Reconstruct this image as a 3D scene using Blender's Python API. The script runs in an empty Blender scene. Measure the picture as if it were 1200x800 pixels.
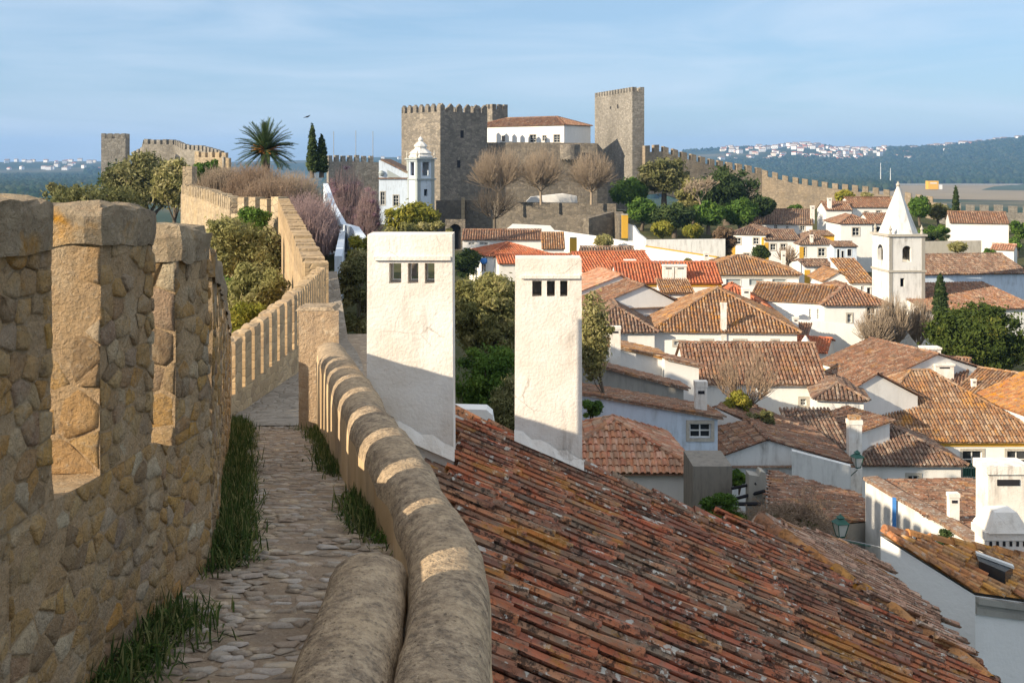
import bpy, math, random
import numpy as np
from mathutils import Vector
random.seed(7); RNG = np.random.default_rng(11)
SC = bpy.context.scene; COL = SC.collection
F = 1300.0; HZ = 190.0                      # focal length and horizon row of the 1200 x 800 photograph
# ---------------------------------------------------------------- camera, sky, sun, exposure
cd = bpy.data.cameras.new('camera'); cam = bpy.data.objects.new('camera', cd); COL.objects.link(cam)
cd.sensor_width = 36; cd.lens = F/1200*36; cd.shift_y = -(400-HZ)/1200; cd.clip_start = .05; cd.clip_end = 30000
cam.location = (0, 0, 0); cam.rotation_euler = (math.radians(90), 0, 0); SC.camera = cam
SUN_EL, SUN_AZ = math.radians(23), math.radians(59)   # light travels towards (+sin az, +cos az)
SD = Vector((math.sin(SUN_AZ)*math.cos(SUN_EL), math.cos(SUN_AZ)*math.cos(SUN_EL), -math.sin(SUN_EL)))
sd = bpy.data.lights.new('sun', 'SUN'); sd.energy = 5.0; sd.angle = math.radians(.5); sd.color = (1, .85, .64)
sun = bpy.data.objects.new('sun', sd); COL.objects.link(sun); sun.rotation_euler = SD.to_track_quat('-Z', 'Y').to_euler()
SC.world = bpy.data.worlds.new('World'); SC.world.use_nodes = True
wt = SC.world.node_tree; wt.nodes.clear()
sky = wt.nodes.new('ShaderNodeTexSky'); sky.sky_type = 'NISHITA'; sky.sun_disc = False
sky.sun_elevation = SUN_EL; sky.sun_rotation = math.pi + SUN_AZ; sky.altitude = 100
sky.air_density = 1.0; sky.dust_density = .4; sky.ozone_density = 3.0
wtc = wt.nodes.new('ShaderNodeTexCoord'); wmp = wt.nodes.new('ShaderNodeMapping'); wmp.inputs['Scale'].default_value = (1.2, 1.2, 9)
wn = wt.nodes.new('ShaderNodeTexNoise'); wn.inputs['Scale'].default_value = 2.2; wn.inputs['Detail'].default_value = 7; wn.inputs['Roughness'].default_value = .55
wn.inputs['Distortion'].default_value = .6
wr = wt.nodes.new('ShaderNodeValToRGB'); wr.color_ramp.elements[0].position = .40; wr.color_ramp.elements[1].position = .78
wr.color_ramp.elements[0].color = (0, 0, 0, 1); wr.color_ramp.elements[1].color = (.75, .75, .75, 1)
wv = wt.nodes.new('ShaderNodeMixRGB'); wv.inputs[0].default_value = .72; wv.inputs[2].default_value = (1.35, 2.12, 3.05, 1)
wm = wt.nodes.new('ShaderNodeMixRGB'); wm.inputs[2].default_value = (3.6, 4.1, 4.7, 1)
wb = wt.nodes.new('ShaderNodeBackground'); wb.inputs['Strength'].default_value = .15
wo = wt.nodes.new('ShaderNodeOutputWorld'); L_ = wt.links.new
L_(wtc.outputs['Generated'], wmp.inputs[0]); L_(wmp.outputs[0], wn.inputs['Vector']); L_(wn.outputs['Fac'], wr.inputs[0])
L_(wr.outputs[0], wm.inputs[0]); L_(sky.outputs[0], wv.inputs[1])
# cloud veil added above the frame for neutral fill light, absent near the horizon
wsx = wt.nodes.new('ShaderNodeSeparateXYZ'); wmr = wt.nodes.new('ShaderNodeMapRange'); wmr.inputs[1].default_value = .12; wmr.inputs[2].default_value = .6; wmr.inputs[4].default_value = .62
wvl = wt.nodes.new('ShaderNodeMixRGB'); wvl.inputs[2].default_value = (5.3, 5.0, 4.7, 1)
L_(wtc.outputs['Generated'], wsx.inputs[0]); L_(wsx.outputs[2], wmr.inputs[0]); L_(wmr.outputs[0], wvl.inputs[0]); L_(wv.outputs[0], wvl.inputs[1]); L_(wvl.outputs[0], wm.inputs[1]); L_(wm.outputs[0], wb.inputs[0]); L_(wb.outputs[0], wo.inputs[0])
SC.view_settings.view_transform = 'Standard'; SC.view_settings.look = 'None'; SC.view_settings.exposure = .58; SC.view_settings.gamma = 1
SC.render.engine = 'CYCLES'; SC.cycles.max_bounces = 5; SC.cycles.diffuse_bounces = 3; SC.cycles.volume_bounces = 0
SC.cycles.use_denoising = True

# ---------------------------------------------------------------- helpers
def P(px, py, Y): return Vector(((px-600)/F*Y, Y, (HZ-py)/F*Y))
def lerp(t, a, b): return a+(b-a)*t
def itab(tab, x): return float(np.interp(x, [t[0] for t in tab], [t[1] for t in tab]))
ORG = {}
def tag(o, label=None, cat=None, group=None, kind=None):
    if label: o['label'] = label
    if cat: o['category'] = cat
    if group: o['group'] = group
    if kind: o['kind'] = kind
    return o
def thing(name, loc, label, cat, group=None):
    o = bpy.data.objects.new(name, None); o.empty_display_size = .3; COL.objects.link(o); o.location = loc
    ORG[o.name] = Vector(loc); return tag(o, label, cat, group)
class MB:
    def __init__(s): s.v = []; s.f = []; s.m = []; s.r = []; s.mi = 0; s.rv = .5
    def add(s, vs, fs, r=None):
        b = len(s.v); s.v += [tuple(v) for v in vs]
        for f in fs: s.f.append([b+i for i in f]); s.m.append(s.mi); s.r.append(s.rv if r is None else r)
    def quad(s, a, b, c, d, r=None): s.add([a, b, c, d], [(0, 1, 2, 3)], r)
    def poly(s, pts, r=None): s.add(pts, [tuple(range(len(pts)))], r)
    def box(s, o, ex, ey, ez, r=None):      # corner o, three edge vectors
        o, ex, ey, ez = map(Vector, (o, ex, ey, ez))
        vs = [o, o+ex, o+ex+ey, o+ey]; vs += [v+ez for v in vs]
        s.add(vs, [(0, 3, 2, 1), (4, 5, 6, 7), (0, 1, 5, 4), (1, 2, 6, 5), (2, 3, 7, 6), (3, 0, 4, 7)], r)
    def cbox(s, c, sx, sy, sz, rz=0, r=None):
        ex = Vector((math.cos(rz), math.sin(rz), 0)); ey = Vector((-ex.y, ex.x, 0))
        s.box(Vector(c)-ex*sx/2-ey*sy/2-Vector((0, 0, sz/2)), ex*sx, ey*sy, (0, 0, sz), r)
    def frustum(s, c, a, b, h, rz=0, n=4, ph=math.pi/4, r=None):   # c bottom centre; radii a -> b
        pts = []
        for k, rr in ((0, a), (h, b)):
            for i in range(n):
                t = ph+rz+2*math.pi*i/n; pts.append((c[0]+rr*math.cos(t), c[1]+rr*math.sin(t), c[2]+k))
        fs = [(i, (i+1) % n, n+(i+1) % n, n+i) for i in range(n)]+[tuple(range(n))[::-1], tuple(range(n, 2*n))]
        s.add(pts, fs, r)
    def tube(s, pts, rad, n=6, r=None, caps=True):
        pts = [Vector(p) for p in pts]; rings = []
        for i, p in enumerate(pts):
            t = (pts[min(i+1, len(pts)-1)]-pts[max(i-1, 0)]).normalized()
            a = t.cross(Vector((0, 0, 1)) if abs(t.z) < .9 else Vector((1, 0, 0))).normalized(); b = t.cross(a)
            rr = rad[i] if isinstance(rad, (list, tuple)) else rad
            rings.append([p+a*rr*math.cos(2*math.pi*k/n)+b*rr*math.sin(2*math.pi*k/n) for k in range(n)])
        fs = []
        for i in range(len(pts)-1):
            for k in range(n): fs.append((i*n+k, i*n+(k+1) % n, (i+1)*n+(k+1) % n, (i+1)*n+k))
        if caps: fs += [tuple(range(n)), tuple(range((len(pts)-1)*n, len(pts)*n))]
        s.add([v for g in rings for v in g], fs, r)
    def lathe(s, c, prof, n=10, r=None):
        pts = [(c[0]+q*math.cos(2*math.pi*k/n), c[1]+q*math.sin(2*math.pi*k/n), c[2]+z) for q, z in prof for k in range(n)]
        fs = [(i*n+k, i*n+(k+1) % n, (i+1)*n+(k+1) % n, (i+1)*n+k) for i in range(len(prof)-1) for k in range(n)]
        s.add(pts, fs+[tuple(range(n))[::-1], tuple(range((len(prof)-1)*n, len(prof)*n))], r)
    def build(s, name, mats, parent=None, smooth=False, loc=None):
        if not isinstance(mats, (list, tuple)): mats = [mats]
        org = ORG[parent.name] if parent else Vector(loc if loc is not None else (0, 0, 0))
        me = bpy.data.meshes.new(name); ox, oy, oz = org
        me.from_pydata([(x-ox, y-oy, z-oz) for x, y, z in s.v], [], s.f)
        for m in mats: me.materials.append(m)
        me.polygons.foreach_set('material_index', s.m)
        if smooth: me.polygons.foreach_set('use_smooth', [True]*len(s.f))
        at = me.attributes.new('rnd', 'FLOAT', 'FACE'); at.data.foreach_set('value', s.r)
        me.update(); o = bpy.data.objects.new(name, me); COL.objects.link(o)
        if parent: o.parent = parent
        else: o.location = org
        ORG[o.name] = org; return o
def npmesh(name, V, Q, R, mat, parent=None, loc=None, smooth=False):   # numpy quads / tris (Q: M x k)
    org = np.array(ORG[parent.name] if parent else (loc if loc is not None else (0, 0, 0)), float)
    me = bpy.data.meshes.new(name); V = np.asarray(V, np.float32)-org.astype(np.float32); Q = np.asarray(Q, np.int32)
    me.vertices.add(len(V)); me.vertices.foreach_set('co', V.ravel()); k = Q.shape[1]
    me.loops.add(Q.size); me.loops.foreach_set('vertex_index', Q.ravel())
    me.polygons.add(len(Q)); me.polygons.foreach_set('loop_start', np.arange(len(Q), dtype=np.int32)*k)
    me.polygons.foreach_set('loop_total', np.full(len(Q), k, np.int32))
    if smooth: me.polygons.foreach_set('use_smooth', np.ones(len(Q), bool))
    me.materials.append(mat); at = me.attributes.new('rnd', 'FLOAT', 'FACE'); at.data.foreach_set('value', np.asarray(R, np.float32))
    me.update(calc_edges=True); o = bpy.data.objects.new(name, me); COL.objects.link(o)
    if parent: o.parent = parent
    else: o.location = org
    ORG[o.name] = Vector(org); return o

# ---------------------------------------------------------------- materials
class G:
    def __init__(s, name):
        s.mat = bpy.data.materials.new(name); s.mat.use_nodes = True; s.t = s.mat.node_tree; s.t.nodes.clear()
        s.co = s.t.nodes.new('ShaderNodeTexCoord').outputs['Object']
    def N(s, typ, ins=None, **at):
        n = s.t.nodes.new('ShaderNode'+typ)
        for k, v in at.items(): setattr(n, k, v)
        for k, v in (ins or {}).items():
            if isinstance(v, bpy.types.NodeSocket): s.t.links.new(v, n.inputs[k])
            else: n.inputs[k].default_value = v
        return n
    def sc(s, x, y, z): return s.N('Mapping', {0: s.co, 'Scale': (x, y, z)}).outputs[0]
    def noise(s, scale, det=4, rough=.55, vec=None, dist=0): return s.N('TexNoise', {'Vector': vec or s.co, 'Scale': scale, 'Detail': det, 'Roughness': rough, 'Distortion': dist}).outputs['Fac']
    def vor(s, scale, vec=None, feat='F1', out='Distance'): return s.N('TexVoronoi', {'Vector': vec or s.co, 'Scale': scale}, feature=feat).outputs[out]
    def attr(s, a='rnd'): return s.N('Attribute', attribute_name=a).outputs['Fac']
    def ramp(s, fac, stops):
        n = s.N('ValToRGB', {0: fac}); cr = n.color_ramp
        while len(cr.elements) < len(stops): cr.elements.new(.5)
        for e, (p, c) in zip(cr.elements, stops):
            e.position = p; e.color = (c, c, c, 1) if isinstance(c, (int, float)) else (*c, 1)
        return n.outputs[0]
    def mix(s, f, a, b, mode='MIX'):
        c = lambda v: (*v, 1) if isinstance(v, tuple) and len(v) == 3 else v
        return s.N('MixRGB', {0: f, 1: c(a), 2: c(b)}, blend_type=mode).outputs[0]
    def m(s, op, a, b=0.): return s.N('Math', {0: a, 1: b}, operation=op).outputs[0]
    def bump(s, h, st=.5, d=.02, nrm=None):
        i = {'Height': h, 'Strength': st, 'Distance': d}
        if nrm: i['Normal'] = nrm
        return s.N('Bump', i).outputs[0]
    def out(s, col, rough=.9, nrm=None, spec=.2, trans=0, emit=None):
        i = {'Base Color': (*col, 1) if isinstance(col, tuple) else col, 'Roughness': rough, 'Specular IOR Level': spec}
        if nrm: i['Normal'] = nrm
        b = s.N('BsdfPrincipled', i).outputs[0]
        if trans:
            tr = s.N('BsdfTranslucent', {'Color': (*col, 1) if isinstance(col, tuple) else col}).outputs[0]
            b = s.N('MixShader', {0: trans, 1: b, 2: tr}).outputs[0]
        s.t.links.new(b, s.N('OutputMaterial').inputs[0]); return s.mat

def plaster(name, col=(.8, .78, .74), stain=.4, scol=(.3, .27, .23), sc=1.0, bump=.25):
    g = G(name)
    streak = g.noise(2.2*sc, 6, .62, g.sc(1, 1, .22)); blot = g.noise(1.1*sc, 7, .65); fine = g.noise(26*sc, 4)
    f = g.m('MULTIPLY', g.ramp(streak, [(.46, 0), (.72, 1)]), g.ramp(blot, [(.35, .15), (.68, 1)]))
    c = g.mix(g.m('MULTIPLY', f, stain), col, scol)
    c = g.mix(g.m('MULTIPLY', g.ramp(fine, [(.6, 0), (.78, 1)]), .35*stain), c, scol)
    c = g.mix(g.ramp(g.noise(.35*sc, 3), [(.3, 0), (.75, .5)]), c, tuple(x*.86 for x in col))
    h = g.m('ADD', g.noise(7*sc, 5), g.m('MULTIPLY', fine, .4))
    return g.out(c, .92, g.bump(h, bump, .03/sc), .1)
def rock(name, cols, sc=8, bump=.8, dist=.03, lich=0, mort=None):
    g = G(name); a = g.attr(); n1 = g.noise(sc, 8, .65); n2 = g.noise(sc*4, 6, .7)
    base = g.ramp(a, [(i/(len(cols)-1), c) for i, c in enumerate(cols)])
    c = g.mix(g.ramp(n1, [(.3, .0), (.7, .75)]), base, g.mix(.5, base, (.5, .4, .28)), 'MIX')
    c = g.mix(g.ramp(n1, [(.28, .6), (.44, 0)]), c, (.16, .13, .10))
    c = g.mix(g.ramp(n2, [(.55, 0), (.72, .5)]), c, (.62, .57, .48))
    c = g.mix(g.ramp(n2, [(.25, .5), (.40, 0)]), c, (.13, .10, .075))
    if lich: c = g.mix(g.m('MULTIPLY', g.ramp(g.noise(2.6, 5, .6), [(.56, 0), (.66, 1)]), lich), c, (.62, .30, .03))
    n3 = g.noise(sc*1.7, 7, .75, dist=1.2); c = g.mix(g.ramp(n3, [(.52, 0), (.66, .55)]), c, (.46, .32, .21)); c = g.mix(g.ramp(g.vor(sc*5), [(.1, .35), (.3, 0)]), c, (.20, .15, .11))
    c = g.mix(g.ramp(g.noise(2.1, 7, .7), [(.52, 0), (.66, .5)]), c, (.25, .21, .175)); c = g.mix(g.ramp(g.noise(5.3, 6, .65), [(.53, 0), (.66, .65)]), c, (.74, .60, .42))
    h = g.m('ADD', g.m('ADD', n1, n3), g.m('MULTIPLY', n2, .6))
    return g.out(c, .95, g.bump(h, bump, dist), .1)
def masonry(name, c1, c2, mort, bw=.5, bh=.28, sc=1.0, stain=.5, rough_bump=.6, yaw=0, ochre=0):
    # coursed stone seen from far off: irregular blocks by stretched voronoi in world metres
    g = G(name); v = g.N('Mapping', {0: g.co, 'Scale': (1/bw, 1/bw, 1/bh)}).outputs[0]
    vv = g.mix(.12, v, g.N('TexNoise', {'Vector': g.co, 'Scale': 2.0, 'Detail': 3}).outputs['Color'], 'ADD')
    cell = g.N('TexVoronoi', {'Vector': vv, 'Scale': sc, 'Randomness': .8}).outputs['Color']
    edge = g.N('TexVoronoi', {'Vector': vv, 'Scale': sc, 'Randomness': .8}, feature='DISTANCE_TO_EDGE').outputs[0]
    k = g.N('SeparateColor', {0: cell}).outputs[0]
    c = g.mix(k, c1, c2); c = g.mix(g.ramp(edge, [(.01, .55), (.06, 0)]), c, mort)
    big = g.noise(.16, 6, .6, g.sc(1, 1, .5)); c = g.mix(g.m('MULTIPLY', g.ramp(big, [(.4, 0), (.7, 1)]), stain), c, (.10, .095, .085))
    fine = g.noise(3.2, 6, .7); c = g.mix(g.ramp(fine, [(.3, .45), (.5, 0)]), c, (.10, .09, .08))
    if ochre: c = g.mix(g.m('MULTIPLY', g.ramp(g.noise(.5, 5), [(.45, 0), (.7, 1)]), ochre), c, (.52, .36, .17))
    h = g.m('ADD', g.ramp(edge, [(0, 0), (.12, 1)]), fine)
    return g.out(c, .95, g.bump(h, rough_bump, .06), .08)
def tilemat(name, cols, lich=.5, grey=.5, dark=.5, sc=1.0, white=.3, pink=0):
    g = G(name); a = g.attr(); st = [(i/(len(cols)-1), c) for i, c in enumerate(cols)]
    c = g.ramp(a, st); n1 = g.noise(5*sc, 7, .7); n2 = g.noise(17*sc, 6, .7); n3 = g.noise(1.1*sc, 6, .65)
    k = g.N('TexWhiteNoise', {'W': a}, noise_dimensions='1D').outputs['Value']
    c = g.mix(g.ramp(g.noise(2.3*sc, 5), [(.35, 0), (.7, .5)]), c, (.20, .09, .055))
    c = g.mix(g.m('MULTIPLY', g.ramp(n1, [(.47, 0), (.60, 1)]), grey), c, (.23, .20, .155))
    c = g.mix(g.m('MULTIPLY', g.ramp(g.m('ADD', g.m('MULTIPLY', n2, .6), g.m('MULTIPLY', g.noise(3.1*sc, 5), .4)), [(.51, 0), (.57, 1)]), dark), c, (.035, .028, .024))
    c = g.mix(g.m('MULTIPLY', g.ramp(g.m('ADD', g.noise(10*sc, 5, .6), g.m('MULTIPLY', k, .12)), [(.68, 0), (.72, 1)]), white), c, (.55, .53, .47))
    c = g.mix(g.m('MULTIPLY', g.ramp(g.m('ADD', n3, g.m('MULTIPLY', n1, .35)), [(.755, 0), (.80, 1)]), lich), c, (.55, .24, .02))
    h = g.m('ADD', n2, n1)
    return g.out(c, .92, g.bump(h, .6, .012), .12)
def leafmat(name, a, b, c=None, trans=.25):
    g = G(name); st = [(0, a), (.6, b), (1, c or b)]
    return g.out(g.ramp(g.attr(), st), .75, None, .12, trans)
def plain(name, col, rough=.7, spec=.3, var=.25, sc=5):
    g = G(name); return g.out(g.mix(g.ramp(g.noise(sc, 5), [(.3, 0), (.75, var)]), col, tuple(x*.45 for x in col)), rough, g.bump(g.noise(sc*6, 3), .15, .01), spec)
M = dict(
 white=plaster('white_limewash'), whitec=plaster('clean_limewash', (.82, .80, .77), .22), whitew=plaster('weathered_limewash', (.74, .73, .70), 1.0, (.22, .20, .18), 1.3),
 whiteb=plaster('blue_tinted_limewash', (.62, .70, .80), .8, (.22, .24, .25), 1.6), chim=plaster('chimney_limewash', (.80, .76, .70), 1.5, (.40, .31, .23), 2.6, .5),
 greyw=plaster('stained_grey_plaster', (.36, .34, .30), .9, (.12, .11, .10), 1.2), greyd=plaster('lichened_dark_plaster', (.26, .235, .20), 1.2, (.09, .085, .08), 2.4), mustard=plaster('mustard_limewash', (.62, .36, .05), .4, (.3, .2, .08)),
 blue=plaster('blue_limewash', (.07, .24, .62), .3), parcap=None,
 stone=rock('wall_stone', [(.62, .38, .15), (.76, .46, .17), (.38, .25, .14), (.78, .54, .26), (.70, .36, .09), (.84, .70, .48), (.48, .30, .20), (.80, .46, .12), (.55, .37, .22), (.80, .58, .31)], 13, 1.0, .04, .5),
 mortar=rock('wall_mortar', [(.70, .47, .26), (.76, .53, .30)], 15, 1.0, .04),
 captop=rock('merlon_crust', [(.46, .36, .25), (.54, .43, .29)], 11, 1, .04, 1.0),
 cobble=rock('cobble_stone', [(.34, .29, .24), (.24, .20, .165), (.44, .41, .37), (.29, .24, .19), (.39, .31, .25), (.50, .48, .46)], 16, .5, .01),
 earth=rock('path_earth', [(.34, .255, .185), (.38, .29, .21)], 14, .8, .02),
 farstone=masonry('far_wall_masonry', (.58, .46, .31), (.40, .31, .21), (.36, .30, .22), .5, .3, 1, .3, .6, 0, .4),
 smallst=masonry('small_rubble_masonry', (.64, .46, .27), (.40, .28, .17), (.44, .34, .23), .24, .12, 1, .35, .28, 0, .35), walkst=masonry('walk_paving', (.40, .35, .29), (.29, .25, .20), (.24, .20, .16), .16, .08, 1, .2, .4, 0, 0), oldst=masonry('old_wall_masonry', (.42, .34, .25), (.28, .225, .165), (.22, .18, .14), .5, .3, 1, .55, .6, 0, .15),
 keepst=masonry('keep_masonry', (.34, .295, .24), (.19, .17, .145), (.11, .10, .09), .75, .42, 1, .55),
 towerst=masonry('tower_masonry', (.37, .34, .295), (.24, .22, .19), (.14, .13, .115), .6, .35, 1, .6),
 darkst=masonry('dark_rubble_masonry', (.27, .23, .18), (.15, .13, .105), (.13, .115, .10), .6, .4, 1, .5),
 trim=plain('stone_trim', (.52, .48, .41), .9, .1, .6, 9), glass=plain('window_glass', (.02, .025, .03), .15, .5, .1), wood=plain('dark_wood', (.09, .06, .04), .7, .2),
 bar=plain('white_paint', (.75, .75, .72), .5, .3), green=plain('green_iron', (.015, .10, .07), .45, .4), greyr=plain('grey_shutter', (.38, .42, .42), .6, .2),
 milk=plain('milk_glass', (.62, .60, .55), .3, .4), bark=plain('bark', (.16, .13, .10), .95, .05, .7, 7), twig=plain('pale_twigs', (.38, .30, .22), .9, .05, .4, 3),
 twigr=plain('russet_twigs', (.33, .24, .17), .9, .05, .4, 3), twigp=plain('mauve_twigs', (.36, .26, .25), .9, .05, .4, 3), bronze=plain('bronze', (.10, .07, .04), .4, .5), red=plain('red_paint', (.45, .05, .03), .5, .3),
 door=plain('dark_doorway', (.03, .03, .035), .8, .1), yellow=plain('yellow_cladding', (.75, .42, .02), .6, .2, .1), metal=plain('grey_metal', (.3, .31, .32), .5, .4), skin=plain('bird', (.02, .02, .025), .7, .1),
 t_old=tilemat('old_brown_tiles', [(.30, .145, .085), (.20, .105, .07), (.38, .19, .11), (.15, .09, .065), (.46, .31, .21), (.27, .125, .075), (.34, .20, .13), (.18, .11, .08)], .22, .45, .6, 1.1, .5),
 t_red=tilemat('red_tiles', [(.50, .14, .065), (.62, .20, .09), (.42, .11, .055), (.56, .24, .13)], .12, .2, .2, .8, .1),
 t_pink=tilemat('salmon_tiles', [(.66, .34, .22), (.54, .20, .11), (.72, .46, .33), (.42, .26, .17), (.62, .27, .14), (.56, .40, .28), (.70, .36, .21)], .12, .25, .25, .7, .2),
 t_och=tilemat('ochre_lichen_tiles', [(.32, .165, .08), (.42, .21, .095), (.22, .12, .07), (.48, .27, .12), (.30, .17, .10), (.52, .36, .23), (.18, .10, .065)], .5, .4, .5, 1.0, .45),
 t_gold=tilemat('orange_lichen_tiles', [(.58, .26, .10), (.66, .33, .08), (.50, .19, .08), (.58, .34, .15), (.36, .17, .09)], .95, .3, .5, 1.2, .3),
 t_dark=tilemat('dark_mossy_tiles', [(.17, .11, .085), (.23, .14, .10), (.12, .085, .07), (.28, .17, .12), (.36, .27, .20), (.15, .10, .08)], .2, .5, .6, 1.1, .45),
 t_near=tilemat('near_weathered_tiles', [(.44, .15, .08), (.58, .22, .11), (.26, .12, .08), (.31, .22, .15), (.62, .30, .16), (.50, .14, .07), (.38, .20, .13), (.22, .13, .10), (.52, .18, .11), (.60, .26, .12), (.33, .26, .19)], .42, .65, .85, 1.7, .95),
 t_pale=tilemat('pale_lichen_tiles', [(.58, .34, .23), (.68, .45, .33), (.44, .26, .18), (.72, .52, .38)], .4, .4, .7, 2.0, .9),
 olive=leafmat('olive_leaves', (.16, .165, .055), (.31, .29, .11), (.48, .42, .22), .35), olived=leafmat('dull_olive_leaves', (.10, .11, .04), (.19, .185, .075), (.32, .29, .14)),
 green_l=leafmat('fresh_green_leaves', (.045, .09, .018), (.10, .18, .03), (.20, .28, .05)), dark_l=leafmat('dark_evergreen_leaves', (.025, .045, .016), (.055, .085, .028), (.11, .14, .045), .2),
 pine=leafmat('pine_needles', (.03, .05, .012), (.075, .105, .02), (.19, .19, .04), .25), ylw=leafmat('yellow_green_leaves', (.12, .14, .02), (.26, .25, .04), (.40, .33, .06)),
 grass=leafmat('grass_blades', (.03, .06, .018), (.08, .12, .03), (.26, .24, .10)), brush=leafmat('dry_brush', (.12, .08, .05), (.19, .13, .08), (.25, .18, .12)), mauve=leafmat('mauve_buds', (.20, .13, .15), (.28, .17, .21), (.40, .27, .33)),
 palm=leafmat('palm_leaflets', (.03, .06, .02), (.06, .10, .03), (.13, .15, .05), .15), palmo=plain('palm_fruit', (.5, .2, .03)),
)
g = G('parapet_render'); n = g.noise(16, 8, .7); b = g.noise(3, 5)
c = g.mix(g.ramp(n, [(.38, 0), (.62, 1)]), (.22, .165, .115), (.52, .40, .27)); c = g.mix(g.ramp(b, [(.4, 0), (.7, .6)]), c, (.55, .41, .26)); c = g.mix(g.ramp(g.noise(34, 5, .7), [(.36, .6), (.5, 0)]), c, (.12, .10, .08))
M['parcap'] = g.out(c, .95, g.bump(g.m('ADD', g.m('ADD', n, g.noise(60, 3)), g.ramp(g.vor(38), [(.05, 0), (.22, .8)])), .9, .016), .08)
g = G('ochre_plaster'); s_ = g.noise(2.6, 6, .6, g.sc(1, 1, .18)); c = g.mix(g.ramp(s_, [(.35, 0), (.7, 1)]), (.66, .50, .31), (.46, .31, .17))
c = g.mix(g.ramp(g.noise(1.7, 6), [(.5, 0), (.75, .8)]), c, (.22, .18, .15)); c = g.mix(g.ramp(g.noise(3.3, 4), [(.62, 0), (.7, .5)]), c, (.66, .60, .52))
M['parside'] = g.out(c, .9, g.bump(g.noise(9, 6), .35, .02), .1)

g = G('chimney_limewash_cracked'); k1 = g.noise(1.6, 7, .65); st = g.noise(7, 6, .65, g.sc(1, 1, .12)); c = g.mix(g.ramp(k1, [(.42, 0), (.7, .8)]), (.86, .82, .76), (.66, .57, .47))
c = g.mix(g.m('MULTIPLY', g.ramp(st, [(.52, 0), (.66, 1)]), g.ramp(g.noise(1.2, 4), [(.4, 0), (.6, .75)])), c, (.36, .30, .25))
ck = g.N('TexVoronoi', {'Vector': g.mix(.10, g.co, g.N('TexNoise', {'Vector': g.co, 'Scale': 6., 'Detail': 5}).outputs['Color'], 'ADD'), 'Scale': 2.6}, feature='DISTANCE_TO_EDGE').outputs[0]
cm = g.m('MULTIPLY', g.ramp(ck, [(.004, 1), (.012, 0)]), g.ramp(g.noise(2.4, 3), [(.5, 0), (.62, .5)])); c = g.mix(cm, c, (.35, .28, .22)); c = g.mix(g.ramp(g.noise(31, 5, .7), [(.62, 0), (.72, .6)]), c, (.33, .28, .24))
M['chim'] = g.out(c, .93, g.bump(g.m('ADD', g.noise(8, 6), g.noise(40, 3)), .45, .012), .08) # def chimmat
M['pillar'] = rock('pillar_stone', [(.50, .35, .22), (.50, .35, .22)], 6, .9, .03, .2)
# ---------------------------------------------------------------- irregular stones fitted together (one island each)
def cells(w, h, cw, ch, seed, gap=.012):
    rg = random.Random(seed); S = []; rows = max(1, round(h/ch)); y = 0
    for j in range(rows):
        hh = h/rows; x = -rg.random()*cw
        while x < w+cw:
            d = cw*rg.choice((.45, .7, .9, 1.1, 1.5, 2.1)); S.append(((x+d/2)/cw, (y+hh*(.5+rg.uniform(-.48, .48)))/ch)); x += d
        y += hh
    out = []
    for i, (sx, sy) in enumerate(S):
        poly = [(0, 0), (w/cw, 0), (w/cw, h/ch), (0, h/ch)]
        near = sorted((q for k, q in enumerate(S) if k != i and abs(q[0]-sx) < 3 and abs(q[1]-sy) < 3), key=lambda q: (q[0]-sx)**2+(q[1]-sy)**2)[:12]
        for qx, qy in near:
            nx, ny = qx-sx, qy-sy; c = nx*(qx+sx)/2+ny*(qy+sy)/2; new = []
            for k in range(len(poly)):
                a, b = poly[k], poly[(k+1) % len(poly)]; da, db = nx*a[0]+ny*a[1]-c, nx*b[0]+ny*b[1]-c
                if da <= 0: new.append(a)
                if da*db < 0: t = da/(da-db); new.append((a[0]+(b[0]-a[0])*t, a[1]+(b[1]-a[1])*t))
            poly = new
            if len(poly) < 3: break
        if len(poly) < 3: continue
        poly = [(a*cw, b*ch) for a, b in poly]
        ar = abs(sum(poly[k][0]*poly[(k+1) % len(poly)][1]-poly[(k+1) % len(poly)][0]*poly[k][1] for k in range(len(poly))))/2
        if ar > .12*cw*ch: out.append(poly)
    return out
def stone_geo(poly, f, hgt, gap, rg):
    # outline cut into more points, two rings and a crown of jittered points
    cx = sum(p[0] for p in poly)/len(poly); cy = sum(p[1] for p in poly)/len(poly); ring = []
    per = sum(math.dist(poly[k], poly[(k+1) % len(poly)]) for k in range(len(poly)))
    for k in range(len(poly)):
        a, b = poly[k], poly[(k+1) % len(poly)]; n = 2 if math.dist(a, b) > per/6 else 1
        for i in range(n): ring.append((a[0]+(b[0]-a[0])*i/n, a[1]+(b[1]-a[1])*i/n))
    R = math.sqrt(per*per/16); n = len(ring); vs = []; jit = [rg.uniform(-.5, .5) for _ in ring]
    H = hgt*rg.uniform(.35, 1.25); tx, ty = rg.uniform(-.5, .5), rg.uniform(-.5, .5)
    for s, d in ((1.01, -.25), (.93, .5), (.78, .85)):
        for (x, y), j in zip(ring, jit):
            k = s-gap/R-abs(j)*.22-rg.random()*.05; ux, uy = (x-cx)*k, (y-cy)*k
            dd = H*d*(1+rg.uniform(-.45, .45))*(1+(tx*ux+ty*uy)/R*1.4) if d > 0 else H*d
            vs.append(f(cx+ux, cy+uy, dd))
    vs.append(f(cx, cy, H*.85))
    fs = []
    for r in (0, 1):
        for k in range(n): fs.append((r*n+k, r*n+(k+1) % n, (r+1)*n+(k+1) % n, (r+1)*n+k))
    for k in range(n): fs.append((2*n+k, 2*n+(k+1) % n, 3*n))
    return vs, fs
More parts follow.
